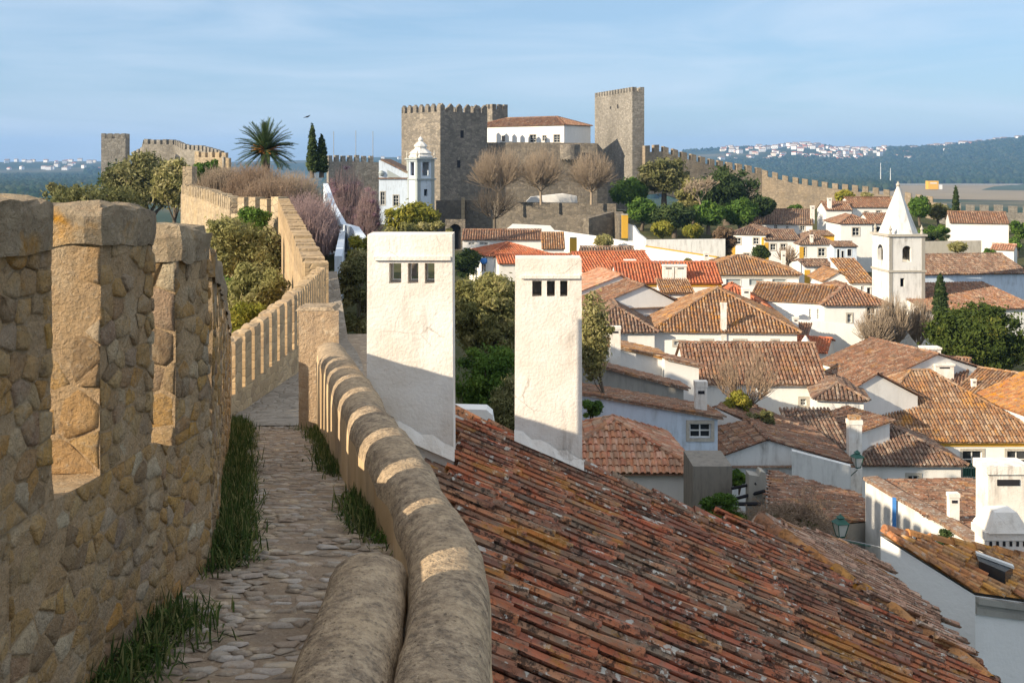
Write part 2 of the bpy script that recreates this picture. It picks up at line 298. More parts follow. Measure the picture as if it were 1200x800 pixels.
def lay_stones(doms, parent, name, stuffname, mat, hgt, gap, cw, ch, seed, nmax=300, drop=0):
    rg = random.Random(seed); L = []
    for di, dm in enumerate(doms):
        w, h, f = dm[:3]; c_w, c_h = dm[3] if len(dm) > 3 else (cw, ch)
        for poly in cells(w, h, c_w, c_h, seed+di, gap):
            if rg.random() < drop: continue
            vs, fs = stone_geo(poly, f, hgt, gap, rg); c = sum((Vector(v) for v in vs), Vector())/len(vs)
            s = max((Vector(v)-c).length for v in vs)/max(c.length, .1); L.append((-s, len(L), vs, fs, rg.random()))
    L.sort(key=lambda q: q[:2]); rest = MB()
    for i, (_, _, vs, fs, r) in enumerate(L):
        if i < nmax: b = MB(); b.add(vs, fs, r); b.build(name, mat, parent, True)
        else: rest.add(vs, fs, r)
    if rest.f: tag(rest.build(stuffname, mat, parent, True), kind='stuff')

# ---------------------------------------------------------------- barrel tiles laid on a roof plane
def pin(poly, x, y):
    c = False; j = len(poly)-1
    for i in range(len(poly)):
        if (poly[i][1] > y) != (poly[j][1] > y) and x < (poly[j][0]-poly[i][0])*(y-poly[i][1])/(poly[j][1]-poly[i][1])+poly[i][0]: c = not c
        j = i
    return c
def tiles(mb, poly, w=.24, ex=.4, seed=0, ns=3, jit=1.0, pan=True, lst=None, rad=.40, down=None, stag=False):
    rg = random.Random(seed); p0 = poly[0]; nrm = Vector()
    for i in range(len(poly)): nrm += (poly[i]-p0).cross(poly[(i+1) % len(poly)]-p0)
    nrm.normalize()
    if nrm.z < 0: nrm = -nrm
    d = (Vector((0, 0, -1))+nrm*nrm.z).normalized() if down is None else (down-nrm*nrm.dot(down)).normalized()
    a = d.cross(nrm); P2 = [((p-p0).dot(a), (p-p0).dot(d)) for p in poly]
    if pan: mb.poly([p-nrm*.03 for p in poly], rg.random())
    A0, A1 = min(p[0] for p in P2), max(p[0] for p in P2); B1 = max(p[1] for p in P2); B0 = min(p[1] for p in P2)
    nc = max(1, round((A1-A0)/w)); w = (A1-A0)/nc; r = w*rad
    for i in range(nc):
        u = A0+(i+.5)*w; off = rg.uniform(-.05, .05)*ex*jit+(rg.uniform(-.28, .28)*ex if stag else 0)
        for j in range(int((B1-B0)/ex)+1):
            v = B1-j*ex
            if not pin(P2, u, v-ex*.5): continue
            ju, jr = rg.gauss(0, .035)*w*jit, rg.gauss(0, .03)*jit; r1 = r*(1+rg.gauss(0, .04)*jit); r0 = r1*.84; z1, z0 = .022+rg.random()*.012*jit, 0; vs = []
            for (vv, rr, zz, sh) in ((v+.03+off, r1, z1, ju), (v-ex*1.04+off, r0, z0, ju-jr*ex)):
                for k in range(ns+1):
                    t = math.pi*k/ns; vs.append(p0+a*(u+sh+rr*math.cos(t))+d*vv+nrm*(zz+rr*.92*math.sin(t)))
            fs = [(k, k+1, ns+2+k, ns+1+k) for k in range(ns)]+[tuple(range(ns+1))]
            if lst is not None: lst.append((vs, fs, rg.random()))
            else: mb.add(vs, fs, rg.random())
            if lst is not None and pan:       # concave channel tile between two covers
                uu = u+w*.5; vs = []
                for (vv, rr, zz) in ((v+.01+off, r*.8, .0), (v-ex*1.04+off, r*.95, .0)):
                    for k in range(ns+1):
                        t = math.pi*k/ns; vs.append(p0+a*(uu+rr*math.cos(t))+d*vv+nrm*(zz+.045-rr*.75*math.sin(t)+.02))
                mb.add(vs, [(k, k+1, ns+2+k, ns+1+k) for k in range(ns)], rg.random())
    return nrm, d, a
def ridge(mb, p, q, r=.11, seed=0, step=.42, ns=4):
    rg = random.Random(seed); p, q = Vector(p), Vector(q); L = (q-p).length; n = max(1, int(L/step)); t = (q-p)/L
    s = t.cross(Vector((0, 0, 1))).normalized(); up = s.cross(t)
    for i in range(n):
        a, b = p+t*L*i/n, p+t*(L*(i+1)/n+.04); vs = []
        for c, rr, z in ((a, r*1.08, .02), (b, r*.9, 0)):
            for k in range(ns+1): th = math.pi*k/ns; vs.append(c+s*rr*math.cos(th)+up*(rr*math.sin(th)+z+rg.random()*.008))
        mb.add(vs, [(k, k+1, ns+2+k, ns+1+k) for k in range(ns)]+[tuple(range(ns+1))], rg.random())

# ---------------------------------------------------------------- walls with real openings
def wallgrid(mb, O, ex, W, z0, z1, holes, inn, dep=.16, top=None):
    """front wall from point O along ex, height z0..z1, holes (u0,v0,u1,v1) in world z; reveals go along inn."""
    us = sorted({0, W, *[h[0] for h in holes], *[h[2] for h in holes]}); zs = sorted({z0, z1, *[h[1] for h in holes], *[h[3] for h in holes]})
    q = lambda u, z, k=0: Vector((O.x, O.y, 0))+ex*u+inn*k+Vector((0, 0, z))
    for i in range(len(us)-1):
        for j in range(len(zs)-1):
            cu, cz = (us[i]+us[i+1])/2, (zs[j]+zs[j+1])/2
            if any(h[0] < cu < h[2] and h[1] < cz < h[3] for h in holes): continue
            mb.quad(q(us[i], zs[j]), q(us[i+1], zs[j]), q(us[i+1], zs[j+1]), q(us[i], zs[j+1]))
    for a, b, c, d in holes:
        for (u1, w1, u2, w2) in ((a, b, c, b), (c, b, c, d), (c, d, a, d), (a, d, a, b)):
            mb.quad(q(u1, w1), q(u2, w2), q(u2, w2, dep), q(u1, w1, dep))
def window(root, O, ex, inn, h, sty):
    a, b, c, d = h; q = lambda u, z, k=0: Vector((O.x, O.y, 0))+ex*u+inn*k+Vector((0, 0, z)); w, hh = c-a, d-b
    m = MB(); t = .13 if 's' in sty else .05; Z = Vector((0, 0, 1))
    if 'n' not in sty:
        for (u, z, du, dz) in ((a-t, b-t, w+2*t, t), (a-t, d, w+2*t, t), (a-t, b, t, hh), (c, b, t, hh)):
            m.box(q(u, z, -.035), ex*du, inn*.05, Z*dz)
    fr = m.build('window', [M['trim'] if 's' in sty else M['mustard'] if 'm' in sty else M['bar']], root) if m.f else None
    g = MB(); g.quad(q(a, b, .13), q(c, b, .13), q(c, d, .13), q(a, d, .13))
    pn = g.build('pane', M['greyr'] if 'g' in sty else M['door'] if 'd' in sty else M['wood'] if 'w' in sty else M['glass'], root)
    if fr: pn.parent = fr
    if not ('g' in sty or 'd' in sty):
        b_ = MB(); s = .05
        for k in (0, .5, 1): b_.box(q(a+(w-s)*k, b, .09), ex*s, inn*.03, Z*hh)
        for k in (0, .36, .68, 1) if hh > 1.1 else (0, .5, 1): b_.box(q(a, b+(hh-s)*k, .095), ex*w, inn*.028, Z*s)
        o = b_.build('sash', M['wood'] if 'w' in sty else M['bar'], root)
        if fr: o.parent = fr
def chimney(root, base, ytop, Yd, wpx, sty='p', bx=0):
    w = wpx*Yd/F; top = (HZ-ytop)/F*Yd; m = MB(); x, y, z = base; z -= .8; H = top-z; mat = [M['chim'], M['t_och'], M['door']]
    if sty == 'r':
        m.lathe((x, y, z), [(w*.5, 0), (w*.42, H*.66), (w*.5, H*.68), (w*.5, H*.72), (w*.36, H*.73), (w*.36, H*.8), (w*.55, H*.81), (w*.06, H)], 12)
        m.mi = 2
        for k in range(8): t = k*math.pi/4; m.cbox((x+w*.37*math.cos(t), y+w*.37*math.sin(t), z+H*.765), .06, .06, H*.05, t)
    elif sty == 't':
        m.cbox((x, y, z+H*.47), w*.9, w*.6, H*.94); m.cbox((x, y, z+H*.95), w, w*.7, H*.04); m.mi = 1; m.cbox((x, y, z+H*.985), w*.8, w*.5, H*.04)
    elif sty == 's':
        m.cbox((x, y, z+H*.40), w*.88, w*.62, H*.8); m.cbox((x, y, z+H*.83), w, w*.72, H*.06); m.frustum((x, y, z+H*.86), w*.62, w*.34, H*.14, 0)
        m.mi = 2
        for k in range(6): m.cbox((x-w*.36+w*.144*k, y-w*.31, z+H*.77), w*.05, .03, H*.035)
    else:
        m.cbox((x, y, z+H*.47), w*.9, w*.65, H*.94); m.cbox((x, y, z+H*.965), w, w*.75, H*.07)
        m.mi = 2; m.cbox((x, y-w*.33, z+H*.86), w*.5, .02, min(.12, H*.05))
    return m.build('chimney', mat, root)

TERR = []
def hit(px, py, O, nrm):
    r = Vector(((px-600)/F, 1, (HZ-py)/F)); return r*(O.dot(nrm)/r.dot(nrm))
TWF = .74
def house(name, label, cat, L, R, Y, dep, ry, kind='gable', h=5, wall='white', tile='t_old', wins=(), chims=(), tw=.24, trim=None, ov=.28, peak=None, rise=None, group=None, ex=.4, quoin=None, splay=0, tiles_as_parts=False, jit=1.):
    ZL = (HZ-L[1])/F*Y; YR = ZL*F/(HZ-R[1]); A = Vector(((L[0]-600)/F*Y, Y, ZL)); B = Vector(((R[0]-600)/F*YR, YR, ZL))
    e = (B-A); W = e.length; ex_ = e/W; ey = Vector((-ex_.y, ex_.x, 0)); Z = Vector((0, 0, 1)); zb = ZL-h
    q = lambda u, v, z: A+ex_*u+ey*v+Z*z
    run = min(dep/2, W/2) if kind == 'hip' else dep/2
    if rise is None: zr = (HZ-ry)/F*((A+B)/2+ey*(dep if kind == 'shed' else dep/2)).y if kind != 'gperp' else (HZ-ry)/F*Y; rise = zr-ZL
    tw *= TWF; rise = max(.1 if kind == 'shed' else .35, min(rise, (W/2 if kind == 'gperp' else dep if kind == 'shed' else run)*.62))
    root = thing(name, (A+ex_*W/2+ey*dep/2)-Z*h, label, cat, group)
    TERR.append((root.location.x, root.location.y, zb+.6)); TERR.append((A.x, A.y, zb+.6)); TERR.append((B.x, B.y, zb+.6))
    # walls
    H = []
    for wn_ in wins:
        x0, y0, x1, y1 = wn_[:4]; a = hit(x0, y1, A, ey); b = hit(x1, y0, A, ey)
        H.append(((a-A).dot(ex_), a.z, (b-A).dot(ex_), b.z, wn_[4] if len(wn_) > 4 else 's'))
    H = [k for k in H if k[0] > .02 and k[2] < W-.02 and k[3] < ZL-.02 and k[1] > zb]
    m = MB(); wallgrid(m, A, ex_, W, zb, ZL, [k[:4] for k in H], ey)
    if splay: pass
    for (u1, v1, u2, v2) in ((W, 0, W-splay, dep), (W-splay, dep, 0, dep), (0, dep, 0, 0)): m.quad(q(u1, v1, -h), q(u2, v2, -h), q(u2, v2, 0), q(u1, v1, 0))
    pk = W/2 if peak is None else (hit(peak, ry, A, ey)-A).dot(ex_)
    if kind == 'gable':
        for u in (0, W): m.poly([q(u, 0, 0), q(u, dep, 0), q(u, dep/2, rise)])
    if kind == 'gperp':
        for v in (0, dep): m.poly([q(0, v, 0), q(W, v, 0), q(pk, v, rise)])
    if kind == 'shed':
        for u in (0, W): m.poly([q(u, 0, 0), q(u, dep, 0), q(u, dep, rise)])
        m.quad(q(0, dep, 0), q(W, dep, 0), q(W, dep, rise), q(0, dep, rise))
    m.build('wall', M[wall], root)
    for k in H: window(root, A, ex_, ey, k[:4], k[4])
    if trim:                                         # painted band or moulding under the eave
        t = MB(); t.box(q(-.05, -.06, -.34), ex_*(W+.1), ey*.1, Z*.26); t.build('eave_band', M[trim], root)
    if quoin:
        for u in (0, W-.5): t = MB(); t.box(q(u-.02, -.05, -h), ex_*.54, ey*.08, Z*(h-.36)); t.build('corner_band', M[quoin], root)
    # roof
    s = rise/(dep if kind == 'shed' else run if kind != 'gperp' else max(pk, W-pk)); o = ov; ze = -o*s*.6+.06; r = MB(); se = hash(label) % 1000 if False else len(label)*7+int(L[0])
    S = []
    if kind == 'gable': S = [[(-o*.5, -o, ze), (W+o*.5, -o, ze), (W+o*.5, dep/2, rise+.06), (-o*.5, dep/2, rise+.06)], [(W+o*.5, dep+o, ze), (-o*.5, dep+o, ze), (-o*.5, dep/2, rise+.06), (W+o*.5, dep/2, rise+.06)]]; Rg = [((-o*.5, dep/2), (W+o*.5, dep/2))]
    if kind == 'shed': S = [[(-o*.5, -o, ze), (W+o*.5, -o, ze), (W+o*.5, dep+.1, rise+.1), (-o*.5, dep+.1, rise+.1)]]
    if kind == 'gperp': S = [[(-o, -o*.5, ze), (pk, -o*.5, rise+.06), (pk, dep+o*.5, rise+.06), (-o, dep+o*.5, ze)], [(pk, -o*.5, rise+.06), (W+o, -o*.5, ze), (W+o, dep+o*.5, ze), (pk, dep+o*.5, rise+.06)]]
    if kind == 'hip':
        a, b = (run, dep/2, rise+.06), (W-run-splay*.5, dep/2, rise+.06); c = [(-o, -o, ze), (W+o, -o, ze), (W+o-splay, dep+o, ze), (-o, dep+o, ze)]
        S = [[c[0], c[1], b, a], [c[2], c[3], a, b], [c[3], c[0], a], [c[1], c[2], b]]
        if dep/2 > W/2+.01: a, b = (W/2, run, rise+.06), (W/2, dep-run, rise+.06); S = [[c[0], c[1], a], [c[2], c[3], b], [c[3], c[0], a, b], [c[1], c[2], b, a]]
    lst = [] if tiles_as_parts else None
    for i, pl in enumerate(S):
        pts = [q(*p) for p in pl]; tiles(r, pts, tw, ex, se+i, 3 if Y < 70 else 2, jit, True, lst)
        if kind == 'hip':
            for k in range(len(pl)):
                p1, p2 = pl[k], pl[(k+1) % len(pl)]
                if i < 2 and (p1[2] > .05 or p2[2] > .05) and (i == 0 or not (p1[2] > .05 and p2[2] > .05)) and p1 != p2: ridge(r, q(*p1), q(*p2), tw*.5, se)
    if kind == 'gable': ridge(r, q(-o*.5, dep/2, rise+.06), q(W+o*.5, dep/2, rise+.06), tw*.5, se)
    if kind == 'gperp': ridge(r, q(pk, -o*.5, rise+.06), q(pk, dep+o*.5, rise+.06), tw*.5, se)
    r.box(q(-o*.5, -o*.9, ze-.07), ex_*(W+o), ey*(o*.8), Z*.05)
    ro = r.build('roof', M[tile], root)
    if lst is not None:
        lst.sort(key=lambda t: Vector(t[0][0]).length)
        for i, (vs, fs, rv) in enumerate(lst[:300]): b = MB(); b.add(vs, fs, rv); b.build('roof_tile', M[tile], root, True)
        if len(lst) > 300:
            b = MB(); [b.add(*t) for t in lst[300:]]; tag(b.build('roof_tiles', M[tile], root, True), kind='stuff')
    f = S[0]; p0, p1, p2 = q(*f[0]), q(*f[1]), q(*f[2]); nr = (p1-p0).cross(p2-p0).normalized()
    for c in chims:
        px, yt, yb, wp = c[:4]; base = hit(px, yb, p0, nr); chimney(root, base, yt, base.y, wp, c[4] if len(c) > 4 else 'p')
    root['_fr'] = 0; del root['_fr']
    return root, A, ex_, ey, ZL

# ---------------------------------------------------------------- vegetation
def leaves(centers, radii, n, size, rg=RNG, flat=.6, shell=.55, cv=None):
    """n little rhombus leaves spread through a set of ellipsoid clumps -> V, Q, rnd"""
    C = np.asarray(centers, float); R = np.asarray(radii, float); k = len(C); wgt = R.prod(1)**.66; wgt /= wgt.sum()
    idx = rg.choice(k, n, p=wgt); d = rg.normal(size=(n, 3)); d /= np.linalg.norm(d, axis=1)[:, None]
    rr = (shell+(1-shell)*rg.random(n))[:, None]*(1+rg.normal(size=(n, 1))*.09); P_ = C[idx]+d*rr*R[idx]
    nr = d+rg.normal(size=(n, 3))*.7; nr /= np.linalg.norm(nr, axis=1)[:, None]
    t = np.cross(nr, rg.normal(size=(n, 3))); t /= np.linalg.norm(t, axis=1)[:, None]; b = np.cross(nr, t)
    s = size*rg.uniform(.6, 1.4, (n, 1)); V = np.stack([P_-t*s, P_+b*s*flat*.6, P_+t*s, P_-b*s*flat*.6], 1).reshape(-1, 3)
    cvv = rg.random(k) if cv is None else cv
    return V, np.arange(4*n).reshape(n, 4), np.clip(.6*cvv[idx]+.4*rg.random(n), 0, 1)
def blobs(c, rx, ry, rz, n, rs, rg=RNG, bot=-1):
    """clump centres spread through one ellipsoid"""
    out = []; rad = []
    while len(out) < n:
        p = rg.uniform(-1, 1, 3)
        if np.linalg.norm(p) > 1 or p[2] < bot: continue
        k = 1-.35*np.linalg.norm(p); out.append([c[0]+p[0]*rx*.82, c[1]+p[1]*ry*.82, c[2]+p[2]*rz*.82]); s = rs*rg.uniform(.6, 1.25)*k*1.3; rad.append([s, s, s*rg.uniform(.6, .9)])
    return out, rad
def trunk(root, base, top, r, limbs, rg=random, mat='bark', name='trunk'):
    m = MB(); base, top = Vector(base), Vector(top); H = top-base; pts = [base+H*t+Vector((rg.uniform(-.06, .06)*H.length*(0 < t), rg.uniform(-.06, .06)*H.length*(0 < t), 0)) for t in (0, .35, .7, 1)]
    m.tube(pts, [r*1.25, r, r*.8, r*.5], 7)
    for c in limbs:
        s = pts[2] if rg.random() < .5 else pts[3]; c = Vector(c); m.tube([s, (s+c)/2+Vector((0, 0, -.1*H.length*.3)), c], [r*.45, r*.3, r*.12], 5)
    return m.build(name, M[mat], root, True)
def tree(name, label, px, ytop, ybot, wpx, Y, leaf='dark_l', cat='tree', gz=None, trunk_frac=.15, n=5000, nb=26, lsz=None, group=None, depk=.9, bs=.34, bark='bark', shell=.28, topk=None):
    n = int(n*1.35); nb = int(nb*1.3); bs *= .88
    s = Y/F; cx = (px-600)*s; zt = (HZ-ytop)*s; zb = (HZ-ybot)*s; H = zt-zb; rx = wpx*s/2; rz = H*(1-trunk_frac)/2; cz = zt-rz
    g0 = zb if gz is None else gz; root = thing(name, (cx, Y, g0), label, cat, group); ls = lsz or 2.6*s
    c, r = blobs((cx, Y, cz), rx, rx*depk, rz, nb, bs*min(rx, rz*1.2), RNG)
    c.append([cx, Y, cz]); r.append([rx*.86, rx*.86*depk, rz*.86]); c.append([cx, Y, cz-rz*.3]); r.append([rx*.6, rx*.6*depk, rz*.5])
    V, Q, R_ = leaves(c, r, n, ls, shell=shell); npmesh('crown', V, Q, R_, M[leaf], root)
    trunk(root, (cx, Y, g0-.3), (cx, Y, cz), max(.05, rx*.09), random.sample(c[:-2], min(9, len(c)-2)), random, bark)
    TERR.append((cx, Y, g0)); return root
def cypress(label, px, ytop, ybot, wpx, Y, n=4000, name='cypress_tree', leaf='dark_l', group=None):
    s = Y/F; cx = (px-600)*s; zt = (HZ-ytop)*s; zb = (HZ-ybot)*s; H = zt-zb; root = thing(name, (cx, Y, zb), label, 'tree', group); c = []; r = []
    for i in range(34):
        t = (i+.5)/34; w = wpx*s/2*min(1, (t+.3)/.42)*(1-t)**.5*1.0; a = i*2.4
        c.append([cx+.35*w*math.cos(a), Y+.35*w*math.sin(a), zb+H*(.05+t*.93)]); r.append([w*.8, w*.8, H*.055])
    V, Q, R_ = leaves(c, r, n, 1.9*s); npmesh('crown', V, Q, R_, M[leaf], root); trunk(root, (cx, Y, zb-.5), (cx, Y, zt-H*.2), .12*wpx*s+.04, []); return root
def branching(base, H, spread, gen=7, seed=0, r0=.2, up=.35, n0=4, k=.74, split=2.4, rmin=.012, first=.28, ax=None):
    rg = random.Random(seed); seg = []
    def grow(p, d, L, r, g_):
        q = p+d*L; seg.append((p, q, r, r*.72 if g_ else rmin*.6))
        if g_ == 0: return
        for i in range(2 if rg.random() > split-2 else 3):
            v = Vector((rg.gauss(0, 1), rg.gauss(0, 1), rg.gauss(0, 1))); nd = (d+v*spread+Vector((0, 0, up))).normalized(); grow(q, nd, L*k*rg.uniform(.75, 1.2), max(rmin, r*.66), g_-1)
    p = Vector(base); top = p+Vector((rg.uniform(-.05, .05)*H, 0, H*first)); seg.append((p, top, r0*1.2, r0))
    for i in range(n0):
        a = 2*math.pi*(i+rg.random()*.6)/n0; grow(top, Vector((math.cos(a)*.8, math.sin(a)*.8, .8)).normalized(), H*.2, r0*.6, gen)
    return seg
def segs_mesh(name, seg, mat, root, n=3):
    A = np.array([s[0] for s in seg], float); B = np.array([s[1] for s in seg], float); ra = np.array([s[2] for s in seg])[:, None]; rb = np.array([s[3] for s in seg])[:, None]
    T = B-A; T /= np.linalg.norm(T, axis=1)[:, None]+1e-9; U = np.cross(T, [0.31, .95, .05]); U /= np.linalg.norm(U, axis=1)[:, None]+1e-9; W = np.cross(T, U); V = []
    for k in range(n): t = 2*math.pi*k/n; V.append(A+(U*math.cos(t)+W*math.sin(t))*ra)
    for k in range(n): t = 2*math.pi*k/n; V.append(B+(U*math.cos(t)+W*math.sin(t))*rb)
    V = np.stack(V, 1).reshape(-1, 3); i0 = np.arange(len(seg))*2*n; Q = np.concatenate([np.stack([i0+k, i0+(k+1) % n, i0+n+(k+1) % n, i0+n+k], 1) for k in range(n)])
    return npmesh(name, V, Q, np.tile(np.random.default_rng(3).random(len(seg)), n), M[mat], root, smooth=True)
def bare_tree(label, px, ytop, ybot, wpx, Y, mat='twig', gen=7, seed=1, name='bare_tree', group=None, spread=.33, up=.3, r0=None, rmin=None, n0=5, first=.22, split=2.35):
    s = Y/F; cx = (px-600)*s; zb = (HZ-ybot)*s; H = (ybot-ytop)*s; root = thing(name, (cx, Y, zb), label, 'tree', group)
    seg = branching((cx, Y, zb), H, spread, gen, seed, r0 or H*.022, up, n0, .78, split, rmin or .32*s, first)
    zt = max(q[1].z for q in seg); xs = [q[1].x for q in seg]; kz = H/(zt-zb); w = np.percentile(xs, 97)-np.percentile(xs, 3); kx = wpx*s/w; f = lambda v: Vector((cx+(v.x-cx)*kx, Y+(v.y-Y)*kx, zb+(v.z-zb)*kz))
    seg = [(f(a), f(b), c, d) for a, b, c, d in seg]; segs_mesh('trunk', [q for q in seg if q[2] > H*.012], 'bark' if mat != 'twig' else 'twig', root, 5)
    tw = [q for q in seg if q[2] <= H*.012]
    if tw: segs_mesh('branches', tw, mat, root, 3)
    return root
def bush(name, label, px, ytop, ybot, wpx, Y, leaf, n=2500, nb=12, cat='shrub', lsz=None, group=None, depk=.8):
    s = Y/F; cx = (px-600)*s; zt = (HZ-ytop)*s; zb = (HZ-ybot)*s; root = thing(name, (cx, Y, zb), label, cat, group)
    c, r = blobs((cx, Y, (zt+zb)/2), wpx*s/2, wpx*s/2*depk, (zt-zb)/2, nb, .42*min(wpx*s/2, (zt-zb)/2)+.05, RNG)
    V, Q, R_ = leaves(c, r, n, lsz or 2.3*s, shell=.4); npmesh('foliage', V, Q, R_, M[leaf], root)
    m = MB()
    for c_ in c[:6]: m.tube([(cx, Y, zb-.2), ((cx+c_[0])/2+.05, (Y+c_[1])/2, (zb+c_[2])/2+.1), c_], [.05*wpx*s*.3+.01, .03*wpx*s*.2+.008, .006], 4)
    m.build('stem', M['bark'], root); return root
def pollard(label, px, ytop, ybot, wpx, Y, mat='twig', seed=1, whips=900, name='bare_tree', group=None, th=.022, trunk_h=.26, r0=.22, low=.30):
    """short trunk, crooked arms, and a dense fan of straight young shoots ending on a dome"""
    rg = random.Random(seed); s = Y/F; cx = (px-600)*s; zb = (HZ-ybot)*s; H = (ybot-ytop)*s; R = wpx*s/2; root = thing(name, (cx, Y, zb), label, 'tree', group); big = []; small = []
    b = Vector((cx, Y, zb)); t0 = b+Vector((rg.uniform(-.1, .1), 0, H*trunk_h)); big.append((b, t0, r0, r0*.8)); tips = []
    for i in range(9):
        a = 2*math.pi*(i+rg.random())/9; rr = R*rg.uniform(.25, .5); m_ = t0+Vector((math.cos(a)*rr*.5, math.sin(a)*rr*.5, H*rg.uniform(.04, .10))); e = t0+Vector((math.cos(a)*rr, math.sin(a)*rr, H*rg.uniform(.12, .24)))
        big += [(t0, m_, r0*.5, r0*.36), (m_, e, r0*.36, r0*.25)]; tips += [(m_, a), (e, a), (e, a), (m_.lerp(e, .5), a)]
    for i in range(whips):
        p, a = rg.choice(tips); aa = a+rg.gauss(0, .38); u = math.sqrt(rg.random())*rg.uniform(.75, 1.02); zz = low*H+(1-low)*H*max(.12, 1-.62*u**2.6)*rg.uniform(.62, 1.0)
        e = b+Vector((math.cos(aa)*R*u, math.sin(aa)*R*u, zz)); c = p.lerp(e, .45)+Vector((rg.gauss(0, .04)*R, rg.gauss(0, .04)*R, -.03*H)); small += [(p, c, th*1.4, th), (c, e, th, th*.45)]
        for q in range(2): f_ = c.lerp(e, rg.random()*.8); small.append((f_, f_+(e-c).normalized()*H*.10+Vector((rg.gauss(0, .05)*R, rg.gauss(0, .05)*R, 0)), th*.6, th*.35))
    segs_mesh('trunk', big, 'bark' if mat != 'twig' else 'twig', root, 6); segs_mesh('branches', small, mat, root, 3); return root
# ================================================================ the wall walk in the foreground
WX = [(0, -1.27), (3.4, -1.27), (4.5, -1.23), (5.2, -1.38), (6.4, -1.68), (9.1, -2.32), (14.5, -3.66), (18, -3.50), (26, -4.30)]   # inner face of the crenellated wall
WT = [(0, -.05), (3.06, -.10), (3.42, -.125), (3.87, -.15), (4.10, -.235), (4.50, -.27), (4.8, -.38), (5.6, -.53), (7.2, -.80), (8, -1.02), (10, -1.5), (14.5, -2.4), (18, -2.15), (26, -2.40)]          # merlon tops
PB = [(0, -1.56), (3.4, -1.58), (4.5, -1.63), (5.3, -1.71), (7, -1.97), (9.1, -2.30), (11.5, -2.79), (14.5, -3.36), (18, -3.43), (26, -4.0), (60, -4.6)]  # paving
MH = [(0, .80), (3.4, .84), (6, .76), (9, .66), (12, .62), (14.5, .66), (18, .86), (26, .9)]                                                  # merlon height
wx = lambda y: itab(WX, y); wtop = lambda y: itab(WT, y); pz = lambda y: itab(PB, y); mh = lambda y: itab(MH, y)
def wn2(y, d=.25):   # outward normal of the wall (towards the country side)
    t = Vector((wx(y+d)-wx(y-d), 2*d, 0)).normalized(); return Vector((-t.y, t.x, 0))
TH = .22
town_wall = thing('town_wall', (-1.3, 3, -1.58), 'weathered crenellated rubble stone wall with orange lichen along the left of the walkway', 'wall')
def wp(y, off, z): n = wn2(y); return Vector((wx(y), y, z))+n*off
mer = [(.9, 1.3), (1.6, 2.0), (2.3, 2.60), (2.72, 3.06), (3.42, 3.87), (4.10, 4.50)]; y = 4.50
while y < 25: g_ = .26 if y < 12 else .15; l_ = .42 if y < 12 else .31; mer.append((y+g_, y+g_+l_)); y += g_+l_
DY_ = 9.5; body = MB(); ys = [0.3+i*.12 for i in range(80)]+[9.9+i*.25 for i in range(66)]
sill = lambda y: wtop(y)-mh(y)
for a, b in zip(ys, ys[1:]):
    A = [wp(a, 0, pz(a)-.4), wp(a, 0, sill(a)), wp(a, TH, sill(a)+.0), wp(a, TH, pz(a)-6)]; B = [wp(b, 0, pz(b)-.4), wp(b, 0, sill(b)), wp(b, TH, sill(b)+.0), wp(b, TH, pz(b)-6)]
    for k in range(3): body.quad(A[k], B[k], B[k+1], A[k+1])
body.m = [1 if body.v[f[0]][1] > DY_ else 0 for f in body.f]; body.build('wall_core', [M['mortar'], M['smallst']], town_wall)
doms = []; DY = 9.6
def face_map(y0, y1, zlo, zhi, off, sgn):     # u along the wall, v up; relief towards the path
    def f(u, v, d):
        yy = y0+u; t = v/1.0; n = wn2(yy); p = Vector((wx(yy), yy, 0))-n*d*sgn+n*off; p.z = zlo(yy)+v*(zhi(yy)-zlo(yy))/1.0; return p
    return f
SEC = 1.2; yy = 1.6
while yy < DY:
    y1 = min(yy+SEC, DY); Hh = sill(yy)-pz(yy)+.06
    doms.append((y1-yy, Hh, (lambda y0, Hh: lambda u, v, d: (lambda yv, n: Vector((wx(yv), yv, pz(yv)-.06+v/Hh*(sill(yv)-pz(yv)+.06)))-n*d)(y0+u, wn2(y0+u)))(yy, Hh))); yy = y1
